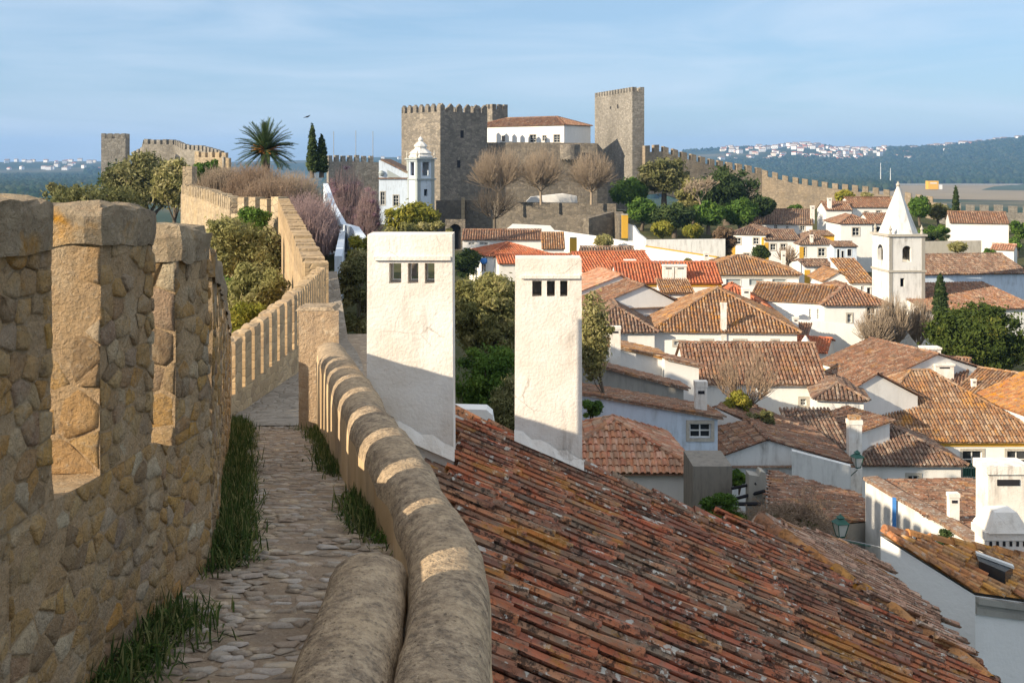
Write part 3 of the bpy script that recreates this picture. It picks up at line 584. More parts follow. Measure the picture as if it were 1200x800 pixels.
for i, (a, b) in enumerate(mer):
    rg = random.Random(i); dz = rg.uniform(-.02, .02); za = lambda y, dz=dz: wtop(y)+dz
    c = MB(); p = [wp(a, .0, 0), wp(b, .0, 0), wp(b, TH, 0), wp(a, TH, 0)]
    n = 4 if a < 10 else 2; ga, gb = (.93, 1.0); cols = []
    ring = []
    for (yv, o) in ((a, .01), ((a+b)/2, .01), (b, .01), (b, TH*.5), (b, TH-.01), ((a+b)/2, TH-.01), (a, TH-.01), (a, TH*.5)): ring.append((yv, o-.010 if o < .05 else o))
    zs = (0, .3, .6, .93, 1.0); vs = []
    for k, t in enumerate(zs):
        sh = .02 if t == 1 else 0
        for (yv, o) in ring:
            cy, co = (a+b)/2, TH/2; yv2 = yv+(cy-yv)*sh*3+rg.uniform(-.006, .006)*(a < 8); o2 = o+(co-o)*sh*5+rg.uniform(-.006, .006)*(a < 8)
            w_ = wp(yv2, o2, sill(yv2)+(za(yv2)-sill(yv2))*t+(rg.uniform(-.012, .012) if t > .8 else 0)); vs.append(w_)
    fs = [(r*8+k, r*8+(k+1) % 8, (r+1)*8+(k+1) % 8, (r+1)*8+k) for r in range(4) for k in range(8)]; nv = len(vs); vs.append(wp((a+b)/2, TH/2, za((a+b)/2)+.015)); fs += [(32+k, 32+(k+1) % 8, nv) for k in range(8)]
    c.add(vs, fs, rg.random()); c.mi = 0
    for fi, f_ in enumerate(c.f):
        if fi >= 24: c.m[fi] = 1
    if a > DY: c.m = [2]*len(c.m)
    
    c.build('merlon', [M['mortar'], M['captop'], M['smallst']], town_wall)
    if a < DY and b > 2.2:
        zt = lambda yv: wtop(yv)+dz-.115
        Hm = mh(a)-.115; L_m = b-a
        doms.append((L_m, Hm, (lambda a, Hm, zt: lambda u, v, d: (lambda yv, n: Vector((wx(yv), yv, sill(yv)+v/Hm*(zt(yv)-sill(yv))))-n*d)(a+u, wn2(a+u)))(a, Hm, zt)))
        def endf(a, Hm, zt, s):
            n = wn2(a); t = Vector((n.y, -n.x, 0)); t = t if t.y > 0 else -t
            return lambda u, v, d: Vector((wx(a), a, sill(a)+v/Hm*(zt(a)-sill(a))))+n*u-t*d*s
        doms.append((TH, Hm, endf(a, Hm, zt, 1), (.16, .12)))
lay_stones(doms, town_wall, 'wall_stone', 'wall_stones', M['stone'], .0085, .001, .095, .060, 5, 300, .17)
for i, (a, b) in enumerate(mer):                 # cap stones on the nearest merlons
    if not 2.2 < a < 9: continue
    rg = random.Random(i+50); c = MB(); y0, y1, H0 = a-.012, b+.012, -.135; n3 = (7, 5, 3); from mathutils import noise as _n; idx = {}
    def cp(iu, iv, iw):
        k = (iu, iv, iw)
        if k not in idx:
            yv = y0+(y1-y0)*iu/n3[0]; o = -.016+(TH+.03)*iv/n3[1]; p = wp(yv, o, wtop(yv)+H0+(.0-H0)*iw/n3[2]); q = p*7+Vector((i*3, 0, 0)); e = .5*(iu in (0, n3[0]))+.5*(iv in (0, n3[1]))+(.5 if iw == n3[2] else 0)
            cen = wp((a+b)/2, TH/2, p.z); p = p+Vector((_n.noise(q), _n.noise(q+Vector((9, 2, 1))), _n.noise(q+Vector((1, 8, 4)))))*.026+(cen-p)*(.07 if e >= 1 else 0)+Vector((0, 0, -.014 if e >= 1 and iw == n3[2] else 0)); idx[k] = len(idx); c.v.append(tuple(p))
        return idx[k]
    def gf(f, A, B):
        for x in range(A):
            for y_ in range(B): c.f.append([cp(*f(x, y_)), cp(*f(x+1, y_)), cp(*f(x+1, y_+1)), cp(*f(x, y_+1))]); c.m.append(0); c.r.append(.5)
    gf(lambda x, y_: (x, y_, n3[2]), n3[0], n3[1]); gf(lambda x, y_: (x, 0, y_), n3[0], n3[2]); gf(lambda x, y_: (x, n3[1], y_), n3[0], n3[2]); gf(lambda x, y_: (0, x, y_), n3[1], n3[2]); gf(lambda x, y_: (n3[0], x, y_), n3[1], n3[2])
    c.build('cap_stone', M['captop'], town_wall)

# parapet on the town side: rounded top, rendered sides
PC = [(2.4, -.19, -1.40), (2.98, -.195, -1.40), (3.57, -.206, -1.40), (4.04, -.233, -1.40), (4.55, -.33, -1.40), (5.2, -.50, -1.40), (5.95, -.69, -1.42), (6.73, -.88, -1.45), (7.9, -1.14, -1.52), (9.5, -1.48, -1.66), (11.6, -1.90, -1.88)]
def smooth_line(pts, n):
    out = []; pts = [Vector(p) for p in pts]; q = [pts[0]*2-pts[1]]+pts+[pts[-1]*2-pts[-2]]
    for i in range(1, len(q)-2):
        for k in range(n):
            t = k/n; a, b, c, d = q[i-1], q[i], q[i+1], q[i+2]; out.append(.5*((2*b)+(c-a)*t+(2*a-5*b+4*c-d)*t*t+(3*b-a-3*c+d)*t**3))
    return out+[pts[-1]]
def parapet(name, label, cl, hw, drops, endcap=False):
    """cl: crown centre line; hw half width; drops (inner, outer) depth of the sides under the crown"""
    from mathutils import noise
    pr = [(-1, -drops[0]), (-1, -1.3), (-.99, -.85), (-.93, -.52), (-.78, -.26), (-.5, -.08), (-.2, 0), (.2, 0), (.5, -.08), (.78, -.26), (.93, -.52), (.99, -.85), (1, -1.3), (1, -drops[1])]
    vs = []; n = len(pr)
    for i, p in enumerate(cl):
        t = cl[min(i+1, len(cl)-1)]-cl[max(i-1, 0)]; t.z = 0; t.normalize(); s = Vector((t.y, -t.x, 0))
        for k, (a, z) in enumerate(pr):
            zz = z*hw*1.0 if 0 < k < n-1 else z; v = p+s*a*hw+Vector((0, 0, zz)); nn = noise.noise(v*3.1)*.020+noise.noise(v*11)*.006; v = v+s*nn+Vector((0, 0, nn*.8)); vs.append(v)
    b = MB(); fs = []; ms = []
    for i in range(len(cl)-1):
        for k in range(n-1): fs.append((i*n+k, i*n+k+1, (i+1)*n+k+1, (i+1)*n+k)); ms.append(0 if 2 <= k <= n-4 else 1)
    fs.append(tuple(range(n))[::-1]); ms.append(1); fs.append(tuple(range((len(cl)-1)*n, len(cl)*n))); ms.append(1)
    root = thing(name, cl[0]+Vector((0, 0, -drops[0])), label, 'parapet')
    for mi, nm, mt in ((0, 'coping', 'parcap'), (1, 'side', 'parside')):
        q = MB(); q.add(vs, [f for f, m_ in zip(fs, ms) if m_ == mi], .5); q.build(nm, M[mt], root, True)
    return root
cl = smooth_line([(x, y, z) for y, x, z in PC], 7)
par = parapet('parapet', 'long curving rendered parapet with rounded top between walkway and tiled roof', cl, .142, (1.2, 2.4))
cl2 = smooth_line([(-.40, 1.2, -1.36), (-.42, 2.0, -1.37), (-.455, 2.6, -1.385), (-.485, 3.2, -1.39), (-.51, 3.8, -1.40), (-.52, 4.02, -1.42), (-.525, 4.12, -1.47), (-.527, 4.17, -1.56)], 6)
par2 = parapet('parapet', 'short nearest piece of rounded rendered parapet at the bottom of the walkway', cl2, .146, (1.0, 1.0))
m = MB()    # plaster fillet where parapet meets the roof
for i in range(14):
    a = i/13; b = (i+1)/13
    def fp(t, o): y = 3.5+t*1.9; x = itab([(q[0], q[1]) for q in PC], y); z = -(2.5+.43*x); return Vector((x+.13+o*.15, y, z+(1-o)*(.80-.45*t)-.02+.02*math.sin(t*31)))
    m.quad(fp(a, 0), fp(b, 0), fp(b, .55), fp(a, .55)); m.quad(fp(a, .55), fp(b, .55), fp(b, 1), fp(a, 1))
o = m.build('fillet', M['whitec'], par, True)
# end pillar
pil = thing('gate_pillar', (-2.19, 12.0, -2.9), 'square rendered stone pillar at the end of the parapet beside the walkway', 'pillar')
m = MB(); a, b = P(350, 505, 12.0), P(397, 505, 12.0); zt = P(0, 361, 12).z; m.box((a.x, 12, a.z-.5), (b.x-a.x, 0, 0), (-.08, .42, 0), (0, 0, zt-a.z+.47)); m.build('shaft', M['pillar'], pil)
m = MB(); m.frustum(((a.x+b.x)/2-.04, 12.21, zt-.03), .305, .25, .035, .0); m.build('cap_slab', M['parcap'], pil)

# paving of the walk
def pright(y):   # right edge of the walk
    if y < 4.2: return -.36
    if y < 11.6: return itab([(q[0], q[1]) for q in PC], y)-.10
    return wx(y)+itab([(11.6, .75), (18, 1.25), (26, 1.5)], y)
def pave(u, v, d):  # u = distance along, v 0..1 across
    x0, x1 = wx(u)-.03, pright(u); return Vector((x0+(x1-x0)*v, u, pz(u)+d))
walk = thing('stone_walkway', (-.9, 4, -1.6), 'narrow cobbled walkway along the top of the town wall', 'walkway'); walk['kind'] = 'structure'
m = MB(); yl = [i*.15 for i in range(90)]+[13.5+i*.3 for i in range(42)]
from mathutils import noise as mn
for a, b in zip(yl, yl[1:]):
    for k in range(6):
        q = [pave(a, k/6, 0), pave(b, k/6, 0), pave(b, (k+1)/6, 0), pave(a, (k+1)/6, 0)]
        for v in q: v.z += mn.noise(v*4)*.012-.006
        m.quad(*q)
m.build('bedding', M['earth'], walk, True)
doms = []; yy = 2.2
while yy < 12.5:
    w_ = pright(yy+.3)-wx(yy+.3)+.03
    doms.append((w_, .6, (lambda y0, w_: lambda u, v, d: pave(y0+v, u/w_, d-.004))(yy, w_))); yy += .6
lay_stones(doms, walk, 'cobble', 'cobbles', M['cobble'], .008, .009, .085, .042, 77, 300, .30)
# tufts of grass and weeds along both feet
def tufts(name, label, pts, n, h, mat, cat='grass'):
    rg = np.random.default_rng(5); pts = np.array(pts); i = rg.integers(0, len(pts), n); B = pts[i]+rg.normal(size=(n, 3))*[.045, .06, 0]
    a = rg.uniform(0, 6.28, n); tilt = rg.uniform(.1, 1.15, n); H = h*rg.uniform(.35, 1.1, n); D = np.stack([np.cos(a)*np.sin(tilt), np.sin(a)*np.sin(tilt), np.cos(tilt)], 1)
    S = np.stack([-np.sin(a), np.cos(a), 0*a], 1)*.0032; mid = B+D*H[:, None]*.55; tip = B+D*H[:, None]*1.0-np.array([0, 0, 1])*(H*tilt*.35)[:, None]
    V = np.stack([B-S, B+S, mid+S, mid-S, tip+S*.2, tip-S*.2], 1).reshape(-1, 3); k = np.arange(n)*6; Q = np.concatenate([np.stack([k, k+1, k+2, k+3], 1), np.stack([k+3, k+2, k+4, k+5], 1)])
    o = npmesh(name, V, Q, np.tile(rg.random(n), 2), M[mat], None, loc=tuple(pts[0])); return tag(o, label, cat, kind='stuff')
rg = random.Random(4); pts = []
for i in range(900):
    y = rg.uniform(3.1, 13.5); dens = mn.noise(Vector((y*1.3, 3, 0)))
    if dens < -.25: continue
    o = abs(rg.gauss(0, .055 if y > 4.4 else .08)); pts.append((wx(y)+.02+o, y, pz(y)+.0))
tufts('grass', 'dark green grass growing along the foot of the crenellated wall', pts, 17000, .115, 'grass')
pts = []
for (c, s) in ((5.2, .18), (5.6, .2), (7.4, .25), (8.2, .3), (9.6, .6), (10.6, .5)):
    for i in range(110): y = c+rg.gauss(0, s); pts.append((pright(y)-.02-abs(rg.gauss(0, .04)), y, pz(y)))
tufts('grass', 'weeds growing along the foot of the rounded parapet', pts, 6500, .10, 'grass')

cw_ = []; rw_ = []
for i in range(150):
    y = rg.uniform(3.2, 12.5); 
    if mn.noise(Vector((y*1.3, 3, 0))) < -.1: continue
    cw_.append((wx(y)+.03+abs(rg.gauss(0, .06)), y, pz(y)+.015)); q = rg.uniform(.02, .05); rw_.append((q, q, q*.7))
for c0_ in (5.2, 5.6, 7.4, 8.2, 9.6):
    for i in range(9): y = c0_+rg.gauss(0, .2); cw_.append((pright(y)-.03-abs(rg.gauss(0, .03)), y, pz(y)+.02)); q = rg.uniform(.02, .045); rw_.append((q, q, q))
V, Q, R_ = leaves(cw_, rw_, 5200, .011, shell=.2); tag(npmesh('weeds', V, Q, R_, M['green_l'], loc=cw_[0]), 'low broad-leaved weeds among the grass along both edges of the walkway', 'weeds', kind='stuff')

# walkway beyond the pillar, seen from above, and the wall running off to the left
cw = [P(385, 310, 26), P(338, 232, 58), P(282, 231, 62), P(252, 222, 74), P(221, 216, 88)]
def cren(root, pts, th, hd, mw, gap, mhh, mat, side=1, cap=False, first=0, z_is_top=True, hd2=None):
    """crenellated wall along pts (points on merlon tops); body below, each merlon a part"""
    bd = MB(); N = []
    for i, p in enumerate(pts):
        t = Vector(pts[min(i+1, len(pts)-1)])-Vector(pts[max(i-1, 0)]); t.z = 0; t.normalize(); N.append(Vector((-t.y, t.x, 0))*side)
    for i in range(len(pts)-1):
        p, q = Vector(pts[i]), Vector(pts[i+1]); a, b = N[i], N[i+1]; z = Vector((0, 0, 1)); s = z*mhh
        A = [p-z*hd, p-s, p-s+a*th, p-z*(hd2 or hd)+a*th]; B = [q-z*hd, q-s, q-s+b*th, q-z*(hd2 or hd)+b*th]
        for k in range(3): bd.quad(A[k], B[k], B[k+1], A[k+1])
        if i == 0: bd.quad(*A)
        if i == len(pts)-2: bd.quad(*B)
    bd.build('curtain', M[mat], root); L = 0; cum = [0]
    for p, q in zip(pts, pts[1:]): L += (Vector(q)-Vector(p)).length; cum.append(L)
    u = first; rg = random.Random(len(pts))
    def at(u):
        for i in range(len(pts)-1):
            if u <= cum[i+1] or i == len(pts)-2: t = (u-cum[i])/(cum[i+1]-cum[i]); return Vector(pts[i]).lerp(Vector(pts[i+1]), t), N[i].lerp(N[i+1], t).normalized()
    while u+mw < L:
        (p, n), (q, n2) = at(u), at(u+mw); m = MB(); dz = rg.uniform(-.08, .08)*mhh; z = Vector((0, 0, 1)); lo = min(p.z, q.z)
        vs = [p-z*mhh, q-z*mhh, q-z*mhh+n2*th, p-z*mhh+n*th, p+z*dz, q+z*dz, q+z*dz+n2*th, p+z*dz+n*th]
        if cap: c1 = (p+q)/2+z*(mhh*.35); vs += [c1, c1+n*th]; fs = [(0, 1, 5, 8, 4), (1, 2, 6, 5), (2, 3, 7, 9, 6), (3, 0, 4, 7), (4, 8, 9, 7), (8, 5, 6, 9)]
        else: fs = [(0, 1, 5, 4), (1, 2, 6, 5), (2, 3, 7, 6), (3, 0, 4, 7), (4, 5, 6, 7)]
        m.add(vs, fs, rg.random()); m.build('merlon', M[mat], root); u += mw+gap*rg.uniform(.9, 1.1)
far_wall = thing('town_wall', (-8, 40, -8), 'sunlit crenellated wall curving away left beyond the olive trees', 'wall')
cren(far_wall, cw[:2], .55, 9, .50, .22, .62, 'smallst', 1)
fw2 = thing('town_wall', (-20, 72, -8), 'farther bend of the crenellated wall with wide merlons behind ivy', 'wall')
cren(fw2, cw[1:3], .6, 9, .75, .5, .9, 'farstone', 1); cren(fw2, cw[2:], .6, 9, .55, .38, .75, 'farstone', 1)
m = MB(); p = P(222.5, 216, 88); m.cbox((p.x, p.y, (HZ-195)/F*88-4.5), .75, 1.4, 9); m.build('end_tower', M['farstone'], fw2)
m = MB()   # stone walk behind the pillar: top surface and town-side face
wk = [((345, 520), (403, 470), 12.6), ((345, 470), (404, 420), 15), ((350, 430), (428, 408), 17.5), ((350, 400), (424, 380), 19.5), ((372, 370), (418, 362), 21.5), ((380, 345), (408, 338), 24), ((384, 325), (395, 318), 28)]
bk = thing('wall_walk', (-3.5, 18, -4), 'grey stone wall walk beyond the pillar, in shade', 'walkway')
wkp = []
for (l, r, Yd) in wk: zl = pz(Yd)+.012; wkp.append((Vector((wx(Yd)-.05, Yd, zl)), Vector(((r[0]-600)/F*Yd, Yd, zl)))) if Yd < 27 else wkp.append((P(384, 318, 28), P(395, 318, 28)))
for (a, b), (c, d) in zip(wkp, wkp[1:]):
    n = 4
    for i in range(n):
        s0, s1 = i/n, (i+1)/n; A, B, C_, D = a.lerp(c, s0), b.lerp(d, s0), b.lerp(d, s1), a.lerp(c, s1); dz = Vector((0, 0, 0))
        m.quad(A+dz, B+dz, C_+dz, D+dz); m.quad(B+dz, B-Vector((0, 0, 4)), C_-Vector((0, 0, 4)), C_+dz)
m.build('paving', M['walkst'], bk)

# ================================================================ the big roof under the parapet
near = thing('tiled_house', (1.5, 7, -7), 'near house whose long weathered tiled roof falls away from the parapet', 'house')
zr = lambda x: -(2.5+.43*x)
def rp(x, y): return Vector((x, y, zr(x)))
A_, B_, C_, D_ = rp(2.43, 10.9), rp(3.75, 8.8), P(1013, 648, 12.5), P(968, 640, 12.1)
P1 = [rp(-.75, 2.6), rp(3.75, 2.6), B_, A_, rp(2.0, 10.1), rp(-.62, 10.02)]
mb = MB(); lst = []; tiles(mb, P1, .142, .46, 3, 6, 1.35, True, lst, .33, None, True)
P2 = [A_, D_, C_, B_]; lst2 = []; mb2 = MB(); tiles(mb2, P2, .125, .36, 4, 5, 1.4, True, lst2, .35, None, True)
def inview(t):
    v = Vector(t[0][0]); return v.y > 2 and abs(v.x/v.y*F) < 640 and -v.z/v.y*F < 640
tag(mb.build('channel_tiles', M['t_near'], near, True), kind='stuff'); tag(mb2.build('channel_tiles', M['t_pale'], near, True), kind='stuff')
L1 = sorted(lst, key=lambda t: (not inview(t), Vector(t[0][0]).length))
for vs, fs, r in L1[:300]: b = MB(); b.add(vs, fs, r); b.build('roof_tile', M['t_near'], near, True)
b = MB(); [b.add(*t) for t in L1[300:]]; tag(b.build('roof_tiles', M['t_near'], near, True), kind='stuff')
b = MB(); [b.add(*t) for t in lst2]; tag(b.build('roof_tiles', M['t_pale'], near, True), kind='stuff')
b = MB(); ridge(b, A_+Vector((0, 0, .0)), B_, .085, 3, .3); b.build('ridge_tiles', M['t_gold'], near, True); b = MB(); ridge(b, rp(-.62, 10.0), rp(2.0, 10.08), .065, 5, .40); b.build('verge_tiles', M['t_near'], near, True)
b = MB(); pk = P(892, 609, 11.2)       # small raised cap where the roofs meet
for i in range(4): ridge(b, pk+Vector((-.02+i*.11, -.10-.1*i, -.055*i)), pk+Vector((-.36+i*.07, -.45-.1*i, -.20-.05*i)), .07, i, .3)
ridge(b, pk, P(965, 640, 12.0), .07, 8, .3); b.add([pk, P(965, 641, 12), P(940, 672, 10.9), P(880, 640, 10.7), P(856, 621, 10.5)], [(0, 1, 2, 3, 4)]); b.build('ridge_tiles', M['t_pale'], near, True)
m = MB(); # house body under the roof
for p, q in ((rp(-.6, 9.95), rp(2.4, 10.8)), (rp(2.4, 10.8), P(968, 640, 12.0)), (P(968, 640, 12.0), C_), (C_+Vector((-.12, 0, 0)), B_+Vector((-.12, 0, 0))), (B_+Vector((-.12, 0, 0)), rp(3.63, 2.6))):
    d = Vector((0, 0, .07)); m.quad(p-d, q-d, Vector((q.x, q.y, -8)), Vector((p.x, p.y, -8)))
m.build('wall', M['white'], near)
m = MB(); p = P(1060, 735, 9.75); m.lathe((p.x, p.y, p.z-.12), [(.045, 0), (.045, .27), (.03, .27), (.03, .2)], 10); m.build('vent_pipe', M['bar'], near)
m = MB(); m.cbox((4.9, 11.2, -6.2), .4, .4, .3); 
# the two tall flat chimneys
def big_chimney(x0, x1, ytop, Yd, th, label, bt, shut=False):
    s = Yd/F; ox = (x0-600)*s; w = (x1-x0)*s; zt = (HZ-ytop)*s; zb = zr(ox+w)-.5; H = zt-zb; m = MB(); A = Vector((ox, Yd, 0)); ex_ = Vector((1, 0, 0)); ey = Vector((0, 1, 0))
    k = 1.03
    hs = []
    for a, b in ((.255, .40), (.475, .60), (.675, .79)): hs.append((w*a, zt-.23*w/.6*1.15, w*b, zt-.23*w/.6*1.15+w*.215))
    hs = [(a, zt-w*.575, b, zt-w*.335) for a, _, b, _ in hs]
    wallgrid(m, A, ex_, w, zb, zt, hs, ey, th)
    wallgrid(m, A+ey*th, ex_, w, zb, zt, [] if shut else hs, ey, 0.0)
    for x in (0, w): m.quad((ox+x, Yd, zb), (ox+x, Yd+th, zb), (ox+x, Yd+th, zt), (ox+x, Yd, zt))
    m.quad((ox, Yd, zt), (ox+w, Yd, zt), (ox+w, Yd+th, zt), (ox, Yd+th, zt))
    for v in m.v: pass
    m.v = [(ox+w/2+(x-ox-w/2)*lerp((z-zb)/H, k, 1), y, z) for x, y, z in m.v]
    o = m.build('chimney', M['chim'], near); o['label'] = label
    m = MB(); m.box((ox+w*.08, Yd-.022, zt-w*.30), (w*.90, 0, 0), (0, .03, 0), (0, 0, w*.045)); q = m.build('ledge', M['chim'], near); q.parent = o
    m = MB(); m.frustum((ox+w/2, Yd+th/2, zt-.002), w*.70, w*.66, .02, 0, 4); m.v = [(x, Yd+th/2+(y-Yd-th/2)*th/w, z) for x, y, z in m.v]; m = None
    m = MB()     # mortar skirt at the foot
    for i in range(8):
        xa, xb = ox-.01+(w+.03)*i/8, ox-.01+(w+.03)*(i+1)/8; za, zb_ = zr(xa)+.10, zr(xb)+.10; m.quad((xa, Yd-.01, za+.05+.02*math.sin(i*2.3)), (xb, Yd-.01, zb_+.05+.02*math.sin(i*2.3+2.3)), (xb, Yd-.06, zb_-.05), (xa, Yd-.06, za-.05))
    q = m.build('mortar_skirt', M['chim'], near); q.parent = o
big_chimney(430.5, 530, 275, 8.45, .34, 'nearer and wider of the two tall white chimneys', 545)
big_chimney(604, 681.5, 303, 9.80, .34, 'farther of the two tall white chimneys', 555, True)
# ================================================================ town houses
T = 'house'

def flat_house(name, label, L, R, Y, dep, back, h, wall, tile, wins=(), chims=()):
    """house seen on its verge: the roof falls to the right, the far side dips gently"""
    A, B = P(L[0], L[1], Y), P(R[0], R[1], Y); root = thing(name, Vector(((A.x+B.x)/2, Y+dep/2, B.z-h)), label, 'house'); D = Vector((0, dep, -back*dep)); zb = B.z-h; ex_, ey = Vector((1, 0, 0)), Vector((0, 1, 0)); H = []
    for w in wins: a, b = hit(w[0], w[3], A, ey), hit(w[2], w[1], A, ey); H.append((a.x-A.x, a.z, b.x-A.x, b.z, w[4]))
    H = [k for k in H if k[3] < B.z-.02]; m = MB(); wallgrid(m, Vector((A.x, Y, 0)), ex_, B.x-A.x, zb, B.z, [k[:4] for k in H], ey); m.poly([(A.x, Y, B.z), B, A])
    for p, q in ((B, B+D), (B+D, A+D), (A+D, A)): m.quad((p.x, p.y, zb), (q.x, q.y, zb), q, p)
    m.build('wall', M[wall], root)
    for k in H: window(root, Vector((A.x, Y, 0)), ex_, ey, k[:4], k[4])
    z = Vector((0, 0, .06)); o = Vector((0, -.14, .02)); sl = (B-A).normalized()*.2; r = MB(); tiles(r, [A+o+z, B+o+sl+z, B+D+sl+z, A+D+z], .18, .4, int(L[0]), 4, 1.3, down=(B-A).normalized()); r.box(A+o-Vector((0, 0, .02)), (B-A)+sl, (0, .2, 0), (0, 0, .06)); r.build('roof', M[tile], root)
    n = (B-A).cross(D).normalized()
    for c in chims: base = hit(c[0], c[2], A+z, n); chimney(root, base, c[1], base.y, c[3], c[4])
    TERR.append((root.location.x, root.location.y, zb+.6)); return root
house('tiled_house', 'small house with salmon barrel tile hipped roof just beyond the second tall chimney', T, (640, 553), (813, 553), 36, 5, 492, 'hip', 5, 'whitec', 't_pink', tw=.275, ov=.2, ex=.36, splay=.35, tiles_as_parts=True)
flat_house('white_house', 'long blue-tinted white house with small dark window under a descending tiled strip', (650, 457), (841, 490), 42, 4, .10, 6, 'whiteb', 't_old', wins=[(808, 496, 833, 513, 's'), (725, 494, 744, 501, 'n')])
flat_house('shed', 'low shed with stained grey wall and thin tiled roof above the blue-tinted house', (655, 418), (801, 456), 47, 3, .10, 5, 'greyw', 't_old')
flat_house('white_house', 'narrow white house under a drooping russet roof with a stubby white chimney', (672, 396), (779, 421), 53, 4, .06, 6, 'whitec', 't_och', chims=[(721, 382, 408, 13, 'p')])
flat_house('white_house', 'white block with grey downpipe beside the stepped sheds', (779, 421), (819, 430), 52, 4, .1, 6, 'white', 't_old')
house('red_roof_house', 'low house with dark red roof left of the round white chimney', T, (920, 410), (968, 413), 77, 5, 396, 'gable', 5, 'white', 't_red', tw=.28)
house('white_house', 'small white house with flat parapets under the streaked corner house', T, (905, 392), (945, 394), 80, 4, 383, 'shed', 5, 'whitec', 't_old', rise=.3, chims=[(932, 371, 388, 7, 'p')])
house('hipped_house', 'large hipped house with rust-yellow tiles and a thin chimney in the middle of town', T, (766, 387), (934, 389), 75, 10, 338, 'hip', 5, 'whitec', 't_och',
      wins=[(822, 399, 834, 411, 's'), (790, 400, 801, 404, 's'), (861, 399, 873, 403, 's'), (905, 399, 911, 409, 's')], chims=[(848, 353, 386, 7, 't')], tw=.30)
house('hipped_house', 'lower wing with speckled brown hipped roof left of the large hipped house', T, (684, 388), (767, 388), 74.5, 8, 356, 'hip', 5, 'white', 't_dark', tw=.30, chims=[(712, 382, 392, 10)])
house('long_house', 'long low house with dull brown gable roof in front of the bare shrub', T, (806, 448), (968, 449), 60, 6, 420, 'gable', 6, 'white', 't_old', wins=[(938, 467, 945, 475, 's'), (958, 467, 963, 476, 's')], tw=.27, rise=1.6)
house('white_house', 'white house whose dark roof slopes right below the round chimney', T, (958, 466), (1012, 468), 57, 4, 446, 'hip', 5, 'white', 't_dark', tw=.27)
house('orange_roof_house', 'house with bright orange hipped roof and a square white chimney', T, (824, 364), (905, 365), 86, 7, 333, 'hip', 5, 'whitec', 't_red', wins=[(905-6, 368, 905-2, 378, 'g')], chims=[(874, 337, 361, 10)], tw=.32)
house('long_house', 'white house with long brown gable roof beside the hipped corner house', T, (880, 350), (972, 355), 91, 5, 334, 'gable', 6, 'whitec', 't_och', wins=[(948, 362, 951, 374, 'n'), (957, 362, 960, 374, 'n')], tw=.32)
house('hipped_house', 'white corner house with brown hipped roof and tall window before the church tower', T, (966, 357), (1040, 357), 87.5, 8, 333, 'hip', 7, 'whitec', 't_old', wins=[(1016, 360, 1026, 376, 's'), (993, 368, 998, 378, 's')], tw=.32)
house('olive_roof_house', 'house with broad olive-brown hipped roof and three pale shutters', T, (815, 321), (936, 322), 105, 9, 300, 'hip', 5, 'whitec', 't_och', wins=[(851, 327, 868, 334, 'g'), (878, 327, 894, 334, 'g'), (905, 327, 921, 334, 'g')], tw=.34, trim='trim')
house('red_roof_house', 'house with bright red roof and white block chimney just right of the second tall chimney', T, (683, 318), (768, 316), 95, 6, 304, 'gable', 5, 'white', 't_red', chims=[(738, 304, 314, 14)], tw=.34, rise=1.3)
house('red_roof_house', 'red roofed house with mustard eave band and a big split white chimney', T, (724, 331), (845, 331), 90, 6, 315, 'gable', 5, 'whitec', 't_red', chims=[(783, 310, 327, 14), (797, 310, 327, 15)], trim='mustard', tw=.34, rise=1.3)
house('dark_roof_house', 'low house with dark brown roof behind the bright red roofs', T, (683, 303), (744, 303), 101, 5, 297, 'gable', 4, 'white', 't_dark', tw=.34, rise=.8)
house('gabled_house', 'white gable facing front with pale brown tiles left of the smaller gable', T, (655, 352), (775, 349), 84, 6, 325, 'gperp', 5, 'whitec', 't_pink', peak=727, tw=.3)
house('gabled_house', 'smaller front white gable with dark verge tiles', T, (692, 362), (800, 358), 80, 5, 337, 'gperp', 5, 'whitec', 't_old', peak=755, tw=.3)
house('white_house', 'small white outbuilding with a striped ochre tile lean-to above the big hipped roof', T, (776, 343), (812, 343), 83, 3, 336, 'shed', 5, 'whitec', 't_och', rise=.6)
house('long_house', 'long white house with pinkish brown roof below the castle retaining wall', T, (542, 281), (634, 281), 130, 7, 270, 'gable', 4, 'whitec', 't_old', wins=[(549, 284, 556, 287, 'n'), (562, 284, 572, 287, 'n'), (586, 284, 592, 288, 'n')], tw=.4, ex=.55)
house('hipped_house', 'house with dark red hipped roof below the long pinkish roof', T, (572, 300), (642, 298), 118, 7, 285, 'hip', 4, 'whitec', 't_red', tw=.36, ex=.5)
house('red_roof_house', 'house whose thin red roof ridge shows above the second tall chimney', T, (585, 309), (690, 308), 108, 6, 299, 'gable', 4, 'white', 't_red', tw=.36, ex=.5)
house('chimney_house', 'white block with a mustard-topped chimney left of the white garden wall', T, (636, 291), (661, 291), 124, 3, 277, 'shed', 5, 'whitec', 't_och', rise=1.6, tw=.36)
house('mustard_trim_house', 'white hipped house with mustard corner bands and two upper windows', T, (857, 274), (897, 275), 150, 7, 264, 'hip', 6.5, 'whitec', 't_dark', wins=[(861, 279, 868, 286, 's'), (883, 279, 889, 286, 's'), (872, 297, 878, 303, 's')], quoin='mustard', tw=.42, ex=.55)
house('long_house', 'white house behind the bare pollard between mustard corner bands', T, (896, 281), (937, 281), 148, 7, 270, 'gable', 6.5, 'whitec', 't_dark', wins=[(903, 286, 909, 293, 's'), (915, 286, 921, 293, 's')], quoin='mustard', tw=.42, ex=.55)
house('white_house', 'white house with two barred windows under a dark roof and small white chimney', T, (937, 286), (978, 286), 146, 7, 273, 'hip', 6.5, 'whitec', 't_dark', wins=[(938, 290, 944, 300, 's'), (959, 291, 967, 300, 's')], chims=[(951, 275, 284, 4)], quoin='mustard', tw=.42, ex=.55)
